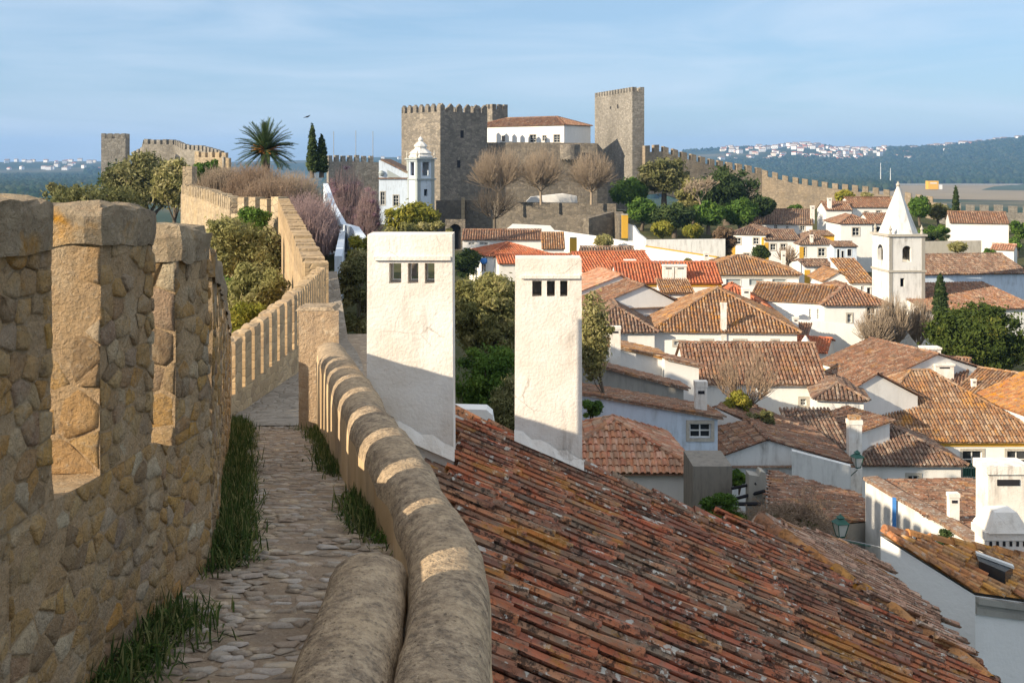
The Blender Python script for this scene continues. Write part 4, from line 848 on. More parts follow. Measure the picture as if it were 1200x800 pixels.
house('long_house', 'back white house with a long dark tiled roof and tall chimney at its right end', T, (877, 262), (952, 263), 166, 9, 246, 'gable', 6, 'whitec', 't_dark', wins=[(907, 264, 911, 268, 'n'), (938, 265, 943, 270, 's'), (921, 265, 924, 270, 'n')], chims=[(955-3, 241, 256, 5)], tw=.45, ex=.6)
house('white_house', 'tall white house with a slim white chimney and short dark red roof', T, (968, 246), (998, 246), 172, 5, 237, 'gable', 7, 'whitec', 't_old', chims=[(972, 232, 244, 5)], wins=[(979, 261, 982, 265, 's')], tw=.45, ex=.6)
house('white_house', 'long white house with rust roof just below the town wall', T, (999, 243), (1052, 243), 174, 8, 232, 'gable', 5, 'whitec', 't_old', wins=[(1013, 248, 1017, 251, 's'), (1027, 247, 1032, 251, 's')], tw=.45, ex=.6)
house('white_house', 'white house with one large central window left of the spire', T, (985, 262), (1022, 262), 152, 7, 252, 'hip', 8, 'whitec', 't_old', wins=[(999, 267, 1007, 276, 's')], tw=.42, ex=.55)
house('arcaded_house', 'house with wide russet roof and open porch behind the spire', T, (1020, 262), (1056, 262), 154, 6, 251, 'gable', 6, 'white', 't_old', wins=[(1026, 266, 1034, 276, 'd'), (1038, 266, 1046, 276, 'd')], tw=.42, ex=.55)
house('white_house', 'little white house with dark roof and mustard edge below the pollards', T, (943, 312), (976, 312), 112, 5, 305, 'gable', 5, 'whitec', 't_dark', wins=[(956, 315, 962, 323, 's')], quoin='mustard', tw=.38, ex=.5)
house('mustard_building', 'mustard walled annexe between the two rows of white houses', T, (956, 276), (984, 276), 155, 3, 273, 'shed', 3, 'mustard', 't_dark', rise=.4, tw=.42)
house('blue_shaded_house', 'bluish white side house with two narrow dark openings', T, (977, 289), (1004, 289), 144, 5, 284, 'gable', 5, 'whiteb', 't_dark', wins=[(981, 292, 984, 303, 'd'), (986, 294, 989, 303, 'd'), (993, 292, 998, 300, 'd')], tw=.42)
house('church_annexe', 'gabled chapel front of white plaster beside the church tower', 'chapel', (967, 330), (1001, 330), 100, 5, 308, 'gperp', 6, 'whitec', 't_och', wins=[(981, 338, 987, 345, 'd')], peak=983, tw=.36)
house('church_annexe', 'low church side roof of golden lichened tiles joined to the tower', 'chapel', (996, 331), (1024, 331), 99, 6, 305, 'shed', 6, 'white', 't_och', wins=[(1009, 335, 1013, 345, 'n'), (1016, 337, 1020, 345, 'd')], rise=1.6, tw=.36)
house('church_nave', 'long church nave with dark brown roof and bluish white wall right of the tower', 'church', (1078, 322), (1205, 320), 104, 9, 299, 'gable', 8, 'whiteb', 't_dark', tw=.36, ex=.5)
house('long_house', 'low building with ribbed brown roof in front of the church nave', T, (1086, 364), (1215, 361), 92, 8, 333, 'shed', 4, 'white', 't_old', rise=1.25, tw=.36, ex=.5)
house('white_house', 'plain white house with rust roof alone at the upper right by the wall', T, (1114, 261), (1182, 262), 158, 8, 249, 'gable', 6, 'whitec', 't_old', tw=.42, ex=.55)
house('shed', 'little pink roofed shed right of the plain white house', T, (1162, 292), (1188, 293), 140, 3, 287, 'gable', 3, 'white', 't_pink', rise=.5, tw=.4)
# right-hand middle distance
house('hipped_house', 'very large hipped house with lichened ridges and tall balcony windows', T, (1003, 515), (1228, 515), 58, 9, 435, 'hip', 6, 'whitec', 't_och', wins=[(1128, 528, 1151, 560, 's'), (1180, 528, 1203, 560, 's')], trim='mustard', tw=.235, ex=.42, ov=.3)
house('hipped_house', 'smaller dark hipped house tucked in front of the very large hipped roof', T, (1006, 543), (1126, 543), 52, 5, 500, 'hip', 6, 'white', 't_dark', wins=[(1064, 557, 1077, 569, 's')], tw=.24, ex=.42)
house('long_house', 'house with pinkish brown roof running up to the round chimney', T, (962, 424), (1036, 445), 74, 8, 406, 'gable', 6, 'white', 't_old', tw=.27, quoin='mustard')
house('long_house', 'brown roofed house between the round chimney and the dark pine', T, (1045, 445), (1130, 452), 70, 8, 418, 'gable', 6, 'white', 't_old', chims=[(1068, 412, 427, 8, 'r'), (1090, 406, 424, 22), (1096+8, 425, 442, 24)], tw=.27)
house('long_house', 'house with orange brown roof and thin white chimney under the pine', T, (1110, 470), (1225, 490), 66, 8, 440, 'gable', 6, 'white', 't_och', chims=[(1141, 444, 453, 6)], tw=.26)
house('long_house', 'house with bright side wall at the right edge above the large hipped roof', T, (1145, 464), (1260, 505), 63, 7, 443, 'gable', 6, 'whitec', 't_gold', tw=.26, rise=1.4)
house('white_house', 'white house with small dark window beside the brown roofs under the round chimney', T, (940, 455), (978, 470), 62, 5, 432, 'gable', 6, 'white', 't_old', chims=[(944, 393, 421, 11, 'r')], tw=.27)
house('long_house', 'weathered white gabled house with streaked wall above the ruins', T, (820, 545), (996, 544), 46, 7, 516, 'gperp', 5, 'whitew', 't_old', peak=899, tw=.24)
house('lean_to', 'short dark tiled lean-to left of the tall lantern chimney', T, (935, 524), (992, 524), 51, 3, 513, 'shed', 5, 'white', 't_dark', wins=[(952, 530, 966, 538, 's')], rise=1.0, tw=.24)
house('white_house', 'cream fronted house edge behind the lantern chimney', T, (934, 498), (985, 515), 55, 3, 492, 'shed', 5, 'white', 't_old', rise=.5, tw=.25)
# freestanding lantern chimney and walls
def chimney_thing(label, px, yt, yb, w, Y, sty='p', cat='chimney'):
    s = Y/F; x = (px-600)*s; z = (HZ-yb)*s; root = thing('chimney_stack', (x, Y, z-.8), label, cat)
    o = chimney(root, Vector((x, Y, z)), yt, Y, w, sty); o.name = 'stack'; return root
chimney_thing('slender plastered chimney with green wall lantern, left of the dark hipped house', 1001, 487, 600, 17, 47.5, 't')
chimney_thing('stout grey-white chimney rising behind the capped white one at the right edge', 1174, 541, 622, 52, 18.5, 'p')
chimney_thing('bright white chimney with pyramid cap and row of slots at the right edge', 1173, 596, 672, 54, 13.7, 's')
chimney_thing('peeling white square chimney beside the green shrub', 821, 446, 512, 15, 43, 'p')
chimney_thing('small white chimney on the brown roof behind the blue-striped wall', 1117, 577, 604, 13, 27, 'p')
chimney_thing('tall thin white chimney below the two-window mustard trimmed house', 918, 294, 322, 5, 112, 'p')
chimney_thing('white pier chimney beside the mustard coped wall', 827.5, 295, 318, 6, 110, 'p')
# explicit walls given by their top edge
def wall_line(name, label, pts, hd, mat, th=.3, cope=None, cat='wall', hol=()):
    pts = [P(*p) for p in pts]; root = thing(name, pts[0]-Vector((0, 0, hd)), label, cat); m = MB(); c = MB(); zb = min(p.z for p in pts)-hd
    for p, q in zip(pts, pts[1:]):
        t = (q-p); t.z = 0; t.normalize(); n = Vector((-t.y, t.x, 0)); n = n if n.y > 0 else -n; a, b = Vector((p.x, p.y, zb)), Vector((q.x, q.y, zb))
        m.quad(a, b, q, p); m.quad(p, q, q+n*th, p+n*th); m.quad(b+n*th, a+n*th, p+n*th, q+n*th); m.quad(a, p, p+n*th, a+n*th); m.quad(q, b, b+n*th, q+n*th)
        if cope: Z = Vector((0, 0, .09)); c.box(p-n*.06-t*.0, (q-p), n*(th+.12), Z)
        TERR.append(((p.x+q.x)/2, (p.y+q.y)/2, zb+.6))
    m.build('face', M[mat], root)
    if cope: c.build('coping', M[cope], root)
    return root
wall_line('street_wall', 'stained white street wall with a painted blue stripe and dark doorways', [(1014, 562, 30), (1050, 584, 28.6), (1096, 609, 27), (1146, 641, 25)], 3.6, 'whitew', .3, 't_old')
bs = thing('painted_stripe', P(1048, 640, 28.4), 'vertical cobalt blue stripe on the white street wall', 'painted stripe'); m = MB(); a = P(1045.5, 580, 28.55); m.box((a.x, a.y-.05, a.z-2.6), (.08, -.02, 0), (0, .05, 0), (0, 0, 2.55)); m.build('stripe', M['blue'], bs)
wall_line('garden_wall', 'long bright white garden wall under the castle, stepping down to the right', [(594, 268, 142), (601, 262.5, 142), (645, 264.5, 142), (650, 270, 142), (700, 277, 138), (757, 287, 134)], 4, 'whitec', .4)
wall_line('garden_wall', 'weathered white wall below the shrubs right of the stepped garden wall', [(757, 281, 139), (850, 280, 139)], 4, 'whitew', .4)
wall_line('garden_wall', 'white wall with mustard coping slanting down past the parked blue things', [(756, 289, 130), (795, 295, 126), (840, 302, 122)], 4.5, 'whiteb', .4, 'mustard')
wall_line('garden_wall', 'curved white wall climbing to the mustard gate pier', [(736, 262, 144), (742, 264, 144), (748, 273, 143.5), (757, 280, 143)], 4, 'whitew', .4)
wall_line('gate_pier', 'mustard and white gate pier in the middle of the garden walls', [(729, 252, 143.6), (736, 252, 143.6)], 3, 'mustard', .8, 'trim', 'gate pier')
wall_line('gate_pier', 'white block pier with mustard side left of the small round tree', [(668, 279, 128), (676, 279, 128)], 5, 'mustard', .8, 'trim', 'gate pier')
wall_line('garden_wall', 'weathered grey-white courtyard wall below the plain white house', [(1082, 283, 142), (1150, 282, 141)], 3.5, 'greyw', .4)
wall_line('terrace_wall', 'blank white terrace wall in front of the small dark window', [(1060, 569, 44), (1078, 565.5, 44.5), (1132, 566, 45)], 3, 'whitec', .3)
wall_line('terrace_wall', 'white courtyard wall with low blue door below the corner house', [(925, 374, 85), (965, 377, 84.5), (1010, 381, 84), (1040, 384, 83)], 3, 'white', .3)
wall_line('terrace_wall', 'grey streaked wall running from the streaked gable to the lantern chimney', [(928, 528, 45), (997, 546, 44.5)], 4, 'whitew', .3)
wall_line('low_wall', 'little white curved wall end on the roof between the tall chimneys', [(531, 479, 11.5), (570, 480, 11.5), (577, 486, 11.5), (580, 505, 11.5)], 1.2, 'whitec', .25)
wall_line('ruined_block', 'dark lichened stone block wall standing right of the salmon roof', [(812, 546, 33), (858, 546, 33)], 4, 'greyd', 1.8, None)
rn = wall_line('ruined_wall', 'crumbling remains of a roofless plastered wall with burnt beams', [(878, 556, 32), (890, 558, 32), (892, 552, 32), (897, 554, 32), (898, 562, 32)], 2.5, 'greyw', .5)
m = MB(); m.tube([P(858, 585, 32.5), P(896, 575, 31.8)], .05, 5); m.tube([P(858, 572, 32.8), P(886, 566, 32)], .045, 5); m.tube([P(862, 590, 31.8), P(893, 590, 31.4)], .06, 5); m.build('burnt_beam', M['door'], rn)

# free roof planes given by their corners
def shed_roof(name, label, pts, mat, tw, wallm='white', hd=4, edge=0, cat='house', ex=.4, pl=None, walls=True):
    pts = [P(*p) for p in pts]; n = pl.normalized() if pl else (pts[1]-pts[0]).cross(pts[2]-pts[0]).normalized()
    for i in range(1 if pl else 3, len(pts)): r = pts[i].normalized(); pts[i] = r*(pts[0].dot(n)/r.dot(n))
    root = thing(name, pts[0]-Vector((0, 0, hd)), label, cat); m = MB(); tiles(m, pts, tw, ex, len(label), 4, 1.4); m.build('roof', M[mat], root)
    if walls:
        m = MB(); zb = min(p.z for p in pts)-hd; z = Vector((0, 0, .06))
        for i in range(len(pts)): p, q = pts[i]-z, pts[(i+1) % len(pts)]-z; m.quad(Vector((p.x, p.y, zb)), Vector((q.x, q.y, zb)), q, p)
        m.build('wall', M[wallm], root)
    return root, pts
hA, pA = shed_roof('orange_lichen_house', 'near white house with orange lichened roof, roof window and moulded cornice at lower right', [(1032, 622, 12.94), (1143, 691, 12.3), (1215, 701, 12.05), (1215, 657, 13)], 't_gold', .105, 'whitec', 4, ex=.27, pl=Vector((.34, -.26, 1)))
b_ = MB(); ridge(b_, pA[0]+Vector((.03, -.02, .0)), pA[3]+Vector((0, 0, .0)), .06, 3, .28); ridge(b_, pA[0], pA[1], .05, 4, .27); b_.build('verge_tiles', M['t_gold'], hA); b_ = MB(); e0, e1 = pA[1], pA[2]; t = (e1-e0).normalized(); n = Vector((-t.y, t.x, 0)); n = n if n.y < 0 else -n
for k, (o, z) in enumerate(((.02, -.20), (.06, -.14), (.03, -.26))): b_.box(e0+n*o+Vector((0, 0, z)), t*3, -n*.2, Vector((0, 0, .07)))
b_.build('cornice', M['greyw'], hA)
sk = MB(); q = [P(1143, 655, 13.05), P(1187, 671, 12.85), P(1178, 677, 12.6), P(1147, 664, 12.75)]; z = Vector((0, 0, .07)); sk.poly([v+z for v in q]); 
for i in range(4): a, b = q[i], q[(i+1) % 4]; sk.quad(a-z, b-z, b+z, a+z)
so = sk.build('roof_window', M['glass'], hA); m = MB(); m.box(q[0]+z*1.02, q[1]-q[0], (q[3]-q[0])*.30, Vector((0, 0, .03))); m.build('frame', M['bar'], hA).parent = so
shed_roof('tiled_house', 'brown tiled roof behind the blue-striped street wall', [(1017, 562, 30.2), (1146, 640, 25.2), (1215, 578, 31), (1150, 562, 33)], 't_old', .17, 'white', 3)
shed_roof('tiled_house', 'sagging weathered brown roof above the ruins and the green street lantern', [(902, 552, 36), (1000, 578, 35), (1030, 608, 31), (985, 612, 30), (900, 592, 32)], 't_old', .16, 'greyw', 3)
shed_roof('tiled_house', 'brown roof sloping left from the streaked gable towards the shrub', [(838, 476, 50), (870, 468, 53), (935, 497, 52), (915, 512, 48)], 't_old', .18, 'white', 3)

# street lanterns
def lantern(label, px, ytop, ybot, Y, arm):
    s = Y/F; H = (ybot-ytop)*s; c = P(px, ybot, Y); root = thing('street_lantern', c, label, 'lantern'); w = H*.36; m = MB()
    for k in range(4):
        a = math.pi/4+k*math.pi/2+.25; a2 = a+math.pi/2; lo, hi = .55*w, w
        m.tube([(c.x+lo*math.cos(a), c.y+lo*math.sin(a), c.z+H*.06), (c.x+hi*math.cos(a), c.y+hi*math.sin(a), c.z+H*.62)], H*.022, 4)
        m.tube([(c.x+hi*math.cos(a), c.y+hi*math.sin(a), c.z+H*.62), (c.x+hi*math.cos(a2), c.y+hi*math.sin(a2), c.z+H*.62)], H*.028, 4)
    m.frustum((c.x, c.y, c.z), w*.5, w*.6, H*.07, .25); m.build('frame', M['green'], root)
    g_ = MB(); g_.frustum((c.x, c.y, c.z+H*.07), w*.52, w*.95, H*.54, .25); g_.build('glass', M['milk'], root)
    r = MB(); r.frustum((c.x, c.y, c.z+H*.62), w*1.15, w*.5, H*.17, .25); r.frustum((c.x, c.y, c.z+H*.79), w*.42, w*.42, H*.06, .25); r.frustum((c.x, c.y, c.z+H*.85), w*.6, w*.1, H*.12, .25); r.lathe((c.x, c.y, c.z+H*.96), [(H*.02, 0), (H*.035, .02*H), (H*.005, .06*H)], 6); r.build('roof', M['green'], root)
    a = MB(); a.tube([c, c-Vector((0, 0, H*.12)), P(*arm, Y+.3)], H*.025, 5); a.build('bracket', M['green'], root)
lantern('green street lantern with frosted panes above the wire, in front of the sagging roof', 985, 602, 629, 24, (1020, 640))
lantern('green wall lantern on a bracket at the slender chimney', 1004.5, 527, 548, 46, (994, 560))
m = MB(); m.tube([P(985, 631, 24), P(1010, 636, 23), P(1040, 643, 22)], .012, 4); tag(m.build('overhead_wire', M['metal'], None, loc=P(985, 631, 24)), 'thin wire running from the green street lantern to the right', 'wire')
# balcony rail of the large hipped house
br = thing('balcony_railing', P(1138, 560, 57.6), 'green iron balcony railing below the first tall window', 'railing'); m = MB(); a, b = P(1129, 544, 57.5), P(1152, 544, 57.5)
m.box(a, b-a, (0, .05, 0), (0, 0, .06)); m.build('rail', M['green'], br)
for i in range(13): m = MB(); p = a.lerp(b, i/12.2); m.box(p-Vector((0, 0, .85)), (.035, 0, 0), (0, .035, 0), (0, 0, .85)); m.build('baluster', M['green'], br)

# ================================================================ church tower with spire
def rectower(name, label, cat, cpx, lpx, rpx, Y, ytop, zb, mat, ang=None):
    """corner nearest us at cpx; left and right silhouettes at lpx, rpx. ang: heading of the right face"""
    c = P(cpx, ytop, Y); dr = Vector((math.cos(ang), math.sin(ang), 0)); dl = Vector((-math.sin(ang), math.cos(ang), 0))
    def solve(d, px): k = (px-600)/F; return (k*c.y-c.x)/(d.x-k*d.y)
    a, b = solve(dr, rpx), solve(dl, lpx); root = thing(name, (c.x, c.y, zb), label, cat); return root, c, dr*a, dl*b
def shaft(root, c, R, Lv, zb, zt, mat, name='shaft'):
    m = MB(); m.box((c.x, c.y, zb), R, Lv, (0, 0, zt-zb)); return m.build(name, M[mat], root)
ct, c, R, Lv = rectower('church_tower', 'white church bell tower with a tall pyramid spire and arched belfry openings', 'church tower', 1042, 1022, 1084, 95, 277, -15.5, 'white', math.radians(4))
if True:
    R_, L_v = R.normalized(), Lv.normalized(); W, D = R.length, Lv.length; ztop = c.z; zcor = (HZ-319)/F*95; m = MB(); inn = L_v
    def arch_wall(O, ex_, W, inn, holes, z0, z1, m):
        wallgrid(m, O, ex_, W, z0, z1, holes, inn, .35)
        for a, b, cc, d in holes:     # fill the arch shoulders
            r = (cc-a)/2; q = lambda u, z: Vector((O.x, O.y, 0))+ex_*u+inn*.001+Vector((0, 0, z))
            for sgn in (-1, 1):
                pts = [q(a+r+sgn*r, d)]+[q(a+r+sgn*r*math.cos(t), d-r+r*math.sin(t)) for t in [i*math.pi/10 for i in range(6)]]
                m.poly(pts)
    px2u = lambda x, O, ex_: None
    def ucoord(px, y, O, nrm, ex_): h_ = hit(px, y, O, nrm); return (h_-O).dot(ex_), h_.z
    u0, z0 = ucoord(1057.5, 307, c, L_v, R_); u1, z1 = ucoord(1068, 288, c, L_v, R_); v0, w0 = ucoord(1055, 336, c, L_v, R_); v1, w1 = ucoord(1060, 326, c, L_v, R_)
    arch_wall(c, R_, W, L_v, [(u0, z0, u1, z1)], zcor, ztop, m); wallgrid(m, c, R_, W, -17, zcor, [(v0, w0, v1, w1)], L_v, .3)
    O2 = c+Lv; f = -L_v; a0, b0 = D*.36, D*.64; arch_wall(O2, f, D, R_, [(D*.33, z0, D*.64, z1)], zcor, ztop, m); wallgrid(m, O2, f, D, -17, zcor, [], R_)
    m.quad(c+R+Vector((0, 0, -17-c.z)), c+R+Lv+Vector((0, 0, -17-c.z)), c+R+Lv, c+R); m.quad(c+R+Lv+Vector((0, 0, -17-c.z)), c+Lv+Vector((0, 0, -17-c.z)), c+Lv, c+R+Lv); m.quad(c, c+R, c+R+Lv, c+Lv)
    m.build('wall', M['whitew'], ct)
    for zz, k, hh in ((zcor, .10, .16), (ztop-.02, .16, .18)): m = MB(); m.box((c.x, c.y, zz)-Vector((0, 0, 0)) if False else Vector((c.x, c.y, zz))-R_*k-L_v*k, R+R_*2*k, Lv+L_v*2*k, (0, 0, hh)); m.build('cornice', M['trim'], ct)
    for O in (c, c+R-R_*.3): m = MB(); m.box(Vector((O.x, O.y, -17))-L_v*.03, R_*.3, L_v*.05, (0, 0, ztop+17)); m.build('quoin_strip', M['greyw'], ct)
    for (uu, vv) in (((u0+u1)/2, 0),): m = MB(); p = c+R_*uu+L_v*.9; m.lathe((p.x, p.y, z0+.35), [(.32, 0), (.28, .12), (.2, .4), (.14, .62), (.03, .7)], 12); m.cbox((p.x, p.y, z0+1.12), .9, .12, .12); m.build('bell', M['bronze'], ct)
    m = MB(); q = c+R_*D*0+L_v*(D*.5)+R_*.9; m.lathe((q.x, q.y, z0+.35), [(.3, 0), (.26, .12), (.18, .4), (.03, .66)], 10); m.build('bell', M['bronze'], ct)
    cc = c+(R+Lv)/2; zt2 = (HZ-216)/F*cc.y; m = MB(); m.frustum((cc.x, cc.y, ztop+.16), W*.52, .08, zt2-ztop-.3, .07, 8, math.pi/8); m.build('spire', M['whitew'], ct)
    m = MB(); m.lathe((cc.x, cc.y, zt2-.25), [(.05, 0), (.17, .12), (.19, .22), (.1, .36), (.02, .5)], 8); m.build('finial', M['trim'], ct)
    for k in ((.06, .06), (.94, .06), (.06, .94), (.94, .94)): p = c+R*k[0]+Lv*k[1]; m = MB(); m.lathe((p.x, p.y, ztop+.16), [(.13, 0), (.13, .18), (.07, .25), (.16, .45), (.05, .65), (.02, .8)], 8); m.build('pinnacle', M['trim'], ct)

# ================================================================ castle
def ctower(name, label, cpx, lpx, rpx, Y, ytop, zb, ang, mat, mw, gap, mhh, cap=False, wins=()):
    root, c, R, Lv = rectower(name, label, 'tower', cpx, lpx, rpx, Y, ytop, zb, mat, math.radians(ang)); c = c-Vector((0, 0, mhh)); shaft(root, c, R, Lv, zb, c.z, mat)
    pts = [c, c+R, c+R+Lv, c+Lv, c]; z = Vector((0, 0, mhh)); ctr = c+(R+Lv)/2
    for p, q in zip(pts, pts[1:]):
        L = (q-p).length; t = (q-p)/L; n = (ctr-(p+q)/2); n.z = 0; n.normalize(); k = max(2, round((L+gap)/(mw+gap))); g_ = (L-k*mw)/(k-1)
        for i in range(k):
            a = p+t*(i*(mw+g_)); m = MB(); m.box(a+n*.003*(1+i % 2), t*(mw-(.003 if i == k-1 else 0)), n*.5, z)
            if cap: b0 = a+z; m.add([b0, b0+t*mw, b0+t*mw+n*.5, b0+n*.5, b0+t*mw/2+Vector((0, 0, .45)), b0+t*mw/2+n*.5+Vector((0, 0, .45))], [(0, 1, 4), (1, 2, 5, 4), (2, 3, 5), (3, 0, 4, 5)])
            m.build('merlon', M[mat], root)
    for (face, u, z_, w, h_) in wins:
        d = R if face == 'r' else Lv; nn = -(Lv if face == 'r' else R).normalized(); p = c+d*u; m = MB(); m.box(Vector((p.x, p.y, z_))+nn*.02, d.normalized()*w, -nn*.3, (0, 0, h_)); m.build('arrow_slit', M['door'], root)
    return root, c, R, Lv
ctower('castle_keep', 'massive square castle keep with pointed merlons, sunlit left and dark right face', 516, 470.5, 571, 190, 124, -10, 41, 'keepst', 1.0, .75, 1.0, True, [('r', .42, 4.2, .7, 1.3), ('r', .35, -1.0, .7, 1.3)])
ctower('castle_tower', 'slim crenellated turret top peeking out behind the keep', 577, 569, 595, 222, 122, -6, 38, 'keepst', .9, .6, 1.0)
ctower('castle_tower', 'tall square castle tower with small merlons at the right of the castle', 741, 697, 755, 205, 102, -9, 17, 'towerst', .85, .6, .9, False, [('l', .35, 10.2, .6, .8), ('l', .55, 10.3, .5, .5)])
house('castle_palace', 'long white castle palace with low red tiled roof and three windows', 'palace', (556, 149), (661, 146.5), 214, 9, 138.5, 'hip', 14, 'whitec', 't_old', wins=[(621, 158, 628, 167, 's'), (636, 159, 640, 165, 's'), (649, 158, 656, 167, 's'), (588, 159, 592, 166, 'd')], tw=.55, ex=.7)
def bulk(name, label, pts, hd, mat, th=1.2, cat='wall'): return wall_line(name, label, pts, hd, mat, th, None, cat)
bulk('castle_wall', 'upper castle curtain wall carrying the white palace', [(571, 167, 197), (640, 167, 196), (700, 168, 196), (712, 182, 197)], 11, 'darkst')  # dark masonry stands in for the shadow over most of this wall
m_ = thing('turret', P(668, 185, 193), 'small round corbelled turret on the upper castle wall', 'turret'); m = MB(); p = P(668, 185, 192.6); m.lathe((p.x, p.y, p.z-1.6), [(.3, 0), (1.5, 1.2), (1.75, 1.3), (1.75, 3.9), (1.6, 3.9), (1.6, 3.4)], 16); m.build('drum', M['keepst'], m_)
for k in range(9): m = MB(); t = math.pi+.25+k*.33; m.cbox((p.x+1.72*math.cos(t), p.y+1.72*math.sin(t), p.z-.28), .18, .3, .3, t); m.build('corbel', M['darkst'], m_)
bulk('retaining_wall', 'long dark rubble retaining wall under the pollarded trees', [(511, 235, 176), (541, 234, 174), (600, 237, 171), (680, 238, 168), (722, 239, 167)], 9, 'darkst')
bulk('stone_buttress', 'pale stone edge pier of the dark retaining wall', [(540.5, 232, 173), (544.5, 232, 173)], 9, 'farstone', .8, 'pier')
bulk('garden_building', 'low white garden building between the pollarded trees', [(617, 236, 178), (622, 231, 178), (660, 227, 178), (676, 230, 178), (677, 238, 178)], 2, 'whitec', 2, 'building')
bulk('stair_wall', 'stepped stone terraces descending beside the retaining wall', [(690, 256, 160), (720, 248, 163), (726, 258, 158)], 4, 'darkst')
aw = thing('archway', P(534, 275, 150), 'dark arched gateway in the wall right of the big yellow-green tree', 'archway'); m = MB(); o = P(527, 276, 150); w_ = 13*150/F
wallgrid(m, Vector((o.x-.6, 150, 0)), Vector((1, 0, 0)), w_+1.2, o.z-2, o.z+2.2, [(.6, o.z-1.9, .6+w_, o.z+1.55)], Vector((0, 1, 0)), .8)
for s_ in (-1, 1): r = w_/2; m.poly([(o.x+r+s_*r, 150.001, o.z+1.55)]+[(o.x+r+s_*r*math.cos(t), 150.001, o.z+1.55-r*.95+r*.95*math.sin(t)) for t in [i*math.pi/10 for i in range(6)]])
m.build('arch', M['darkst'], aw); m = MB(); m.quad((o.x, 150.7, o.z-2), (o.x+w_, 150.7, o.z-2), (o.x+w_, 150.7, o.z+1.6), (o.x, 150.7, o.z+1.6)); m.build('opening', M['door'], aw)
# crenellated walls round the town
def cwall(label, pts, th, hd, mw, gap, mhh, mat, side=1): r = thing('town_wall', P(*pts[0])-Vector((0, 0, hd)), label, 'wall'); cren(r, [P(*p) for p in pts], th, hd, mw, gap, mhh, mat, side); return r
cwall('crenellated town wall stepping down from the tall tower behind the green trees', [(756, 171, 204), (775, 170, 206), (800, 178, 208), (850, 190, 212), (893, 197, 214)], .8, 9, 1.15, .95, 1.2, 'oldst')
cwall('crenellated town wall crossing behind the spire with square merlons', [(893, 199, 214), (930, 208, 212), (980, 215, 208), (1040, 222, 204), (1100, 231, 200)], .8, 8, 1.05, .85, 1.1, 'oldst')
cwall('crenellated town wall at the right edge above the gardens', [(1100, 238, 186), (1150, 240, 184), (1215, 242, 182)], .8, 7, 1.3, .9, 1.15, 'towerst')
cwall('stretch of crenellated wall with chimneys and antennas behind the mauve thicket', [(385, 182, 176), (412, 182, 178), (444, 183, 180)], .8, 12, .62, .55, 1.0, 'towerst')
cwall('distant crenellated wall stepping up and down left of the palm', [(155, 178, 214), (166, 172, 212), (168, 163, 208), (204, 164, 206), (214, 169, 200), (236, 171, 196), (262, 178, 190)], .8, 12, .8, .55, .9, 'towerst')
cwall('crenellated wall end beside the distant wall, under the palm', [(228, 178, 192), (268, 179, 190)], .8, 9, .8, .55, .9, 'farstone')
ctower('wall_tower', 'isolated square wall tower at the far left skyline', 124, 118.5, 152, 200, 157, -14, 8, 'towerst', .7, .45, .9)

# blue-white church on the left
cs = thing('hill_church', P(480, 255, 168), 'pale blue-white church with pediment front and small onion-topped bell tower', 'church')
o = P(444, 209, 168); e1 = P(487, 209, 168); W = e1.x-o.x; m = MB(); ex_ = Vector((1, 0, 0)); ey = Vector((0, 1, 0)); zb = o.z-8
def wz(px, py): return ((px-600)/F*168-o.x, (HZ-py)/F*168)
w1, w2 = wz(446, 240)+wz(451, 225), wz(461, 241)+wz(467, 229); wallgrid(m, o, ex_, W, zb, o.z, [w1, w2], ey, .25)
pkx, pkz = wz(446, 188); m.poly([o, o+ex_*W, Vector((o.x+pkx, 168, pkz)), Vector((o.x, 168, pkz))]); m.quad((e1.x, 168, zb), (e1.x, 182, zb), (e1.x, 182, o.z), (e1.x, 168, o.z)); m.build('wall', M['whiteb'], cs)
for w_ in (w1, w2): window(cs, o, ex_, ey, w_, 's')
m = MB(); pk_ = Vector((o.x+pkx, 167.9, pkz)); 
for a, b in ((pk_, Vector((e1.x+.3, 167.9, o.z+.1))),): d = (b-a); m.box(a, d, (0, 14, 0), (0, 0, .25))
m.box((o.x-.1, 167.8, o.z-.12), (W+.2, 0, 0), (0, .3, 0), (0, 0, .22)); m.build('roof', M['t_dark'], cs)
m = MB(); a, b, c_ = wz(454, 199), wz(454, 208), wz(470, 208); m.add([(o.x+a[0], 167.94, a[1]), (o.x+b[0], 167.94, b[1]), (o.x+c_[0], 167.94, c_[1])], [(0, 1, 2)]); q = wz(447, 203); m.lathe((o.x+q[0], 167.9, q[1]-.45), [(.01, 0), (.3, .1), (.45, .45), (.3, .8), (.01, .9)], 12); m.build('pediment_ornament', M['greyr'], cs)
K_ = math.radians(33); e1, e2 = Vector((math.cos(K_), math.sin(K_), 0)), Vector((-math.sin(K_), math.cos(K_), 0)); c0 = P(489, 211, 165.5)
def sv(d, px): k = (px-600)/F; return (k*c0.y-c0.x)/(d.x-k*d.y)
LR, LL = sv(e1, 509), sv(e2, 477); O = Vector((c0.x, c0.y, 0)); zt = (HZ-187)/F*166; bz0, bz1 = (HZ-206)/F*166, (HZ-190)/F*166; tz0 = c0.z; m = MB(); O2 = O+e2*LL
wallgrid(m, O, e1, LR, zb, zt, [(LR*.30, bz0, LR*.70, bz1), (LR*.40, tz0-2.4, LR*.60, tz0-1.4)], e2, .3); wallgrid(m, O2, -e2, LL, zb, zt, [(LL*.32, bz0, LL*.70, bz1)], e1, .3)
z = Vector((0, 0, 1))
for a, b in ((O+e1*LR, O+e1*LR+e2*LL), (O+e1*LR+e2*LL, O2)): m.quad(a+z*zb, b+z*zb, b+z*zt, a+z*zt)
m.build('bell_tower', M['whiteb'], cs); m = MB()
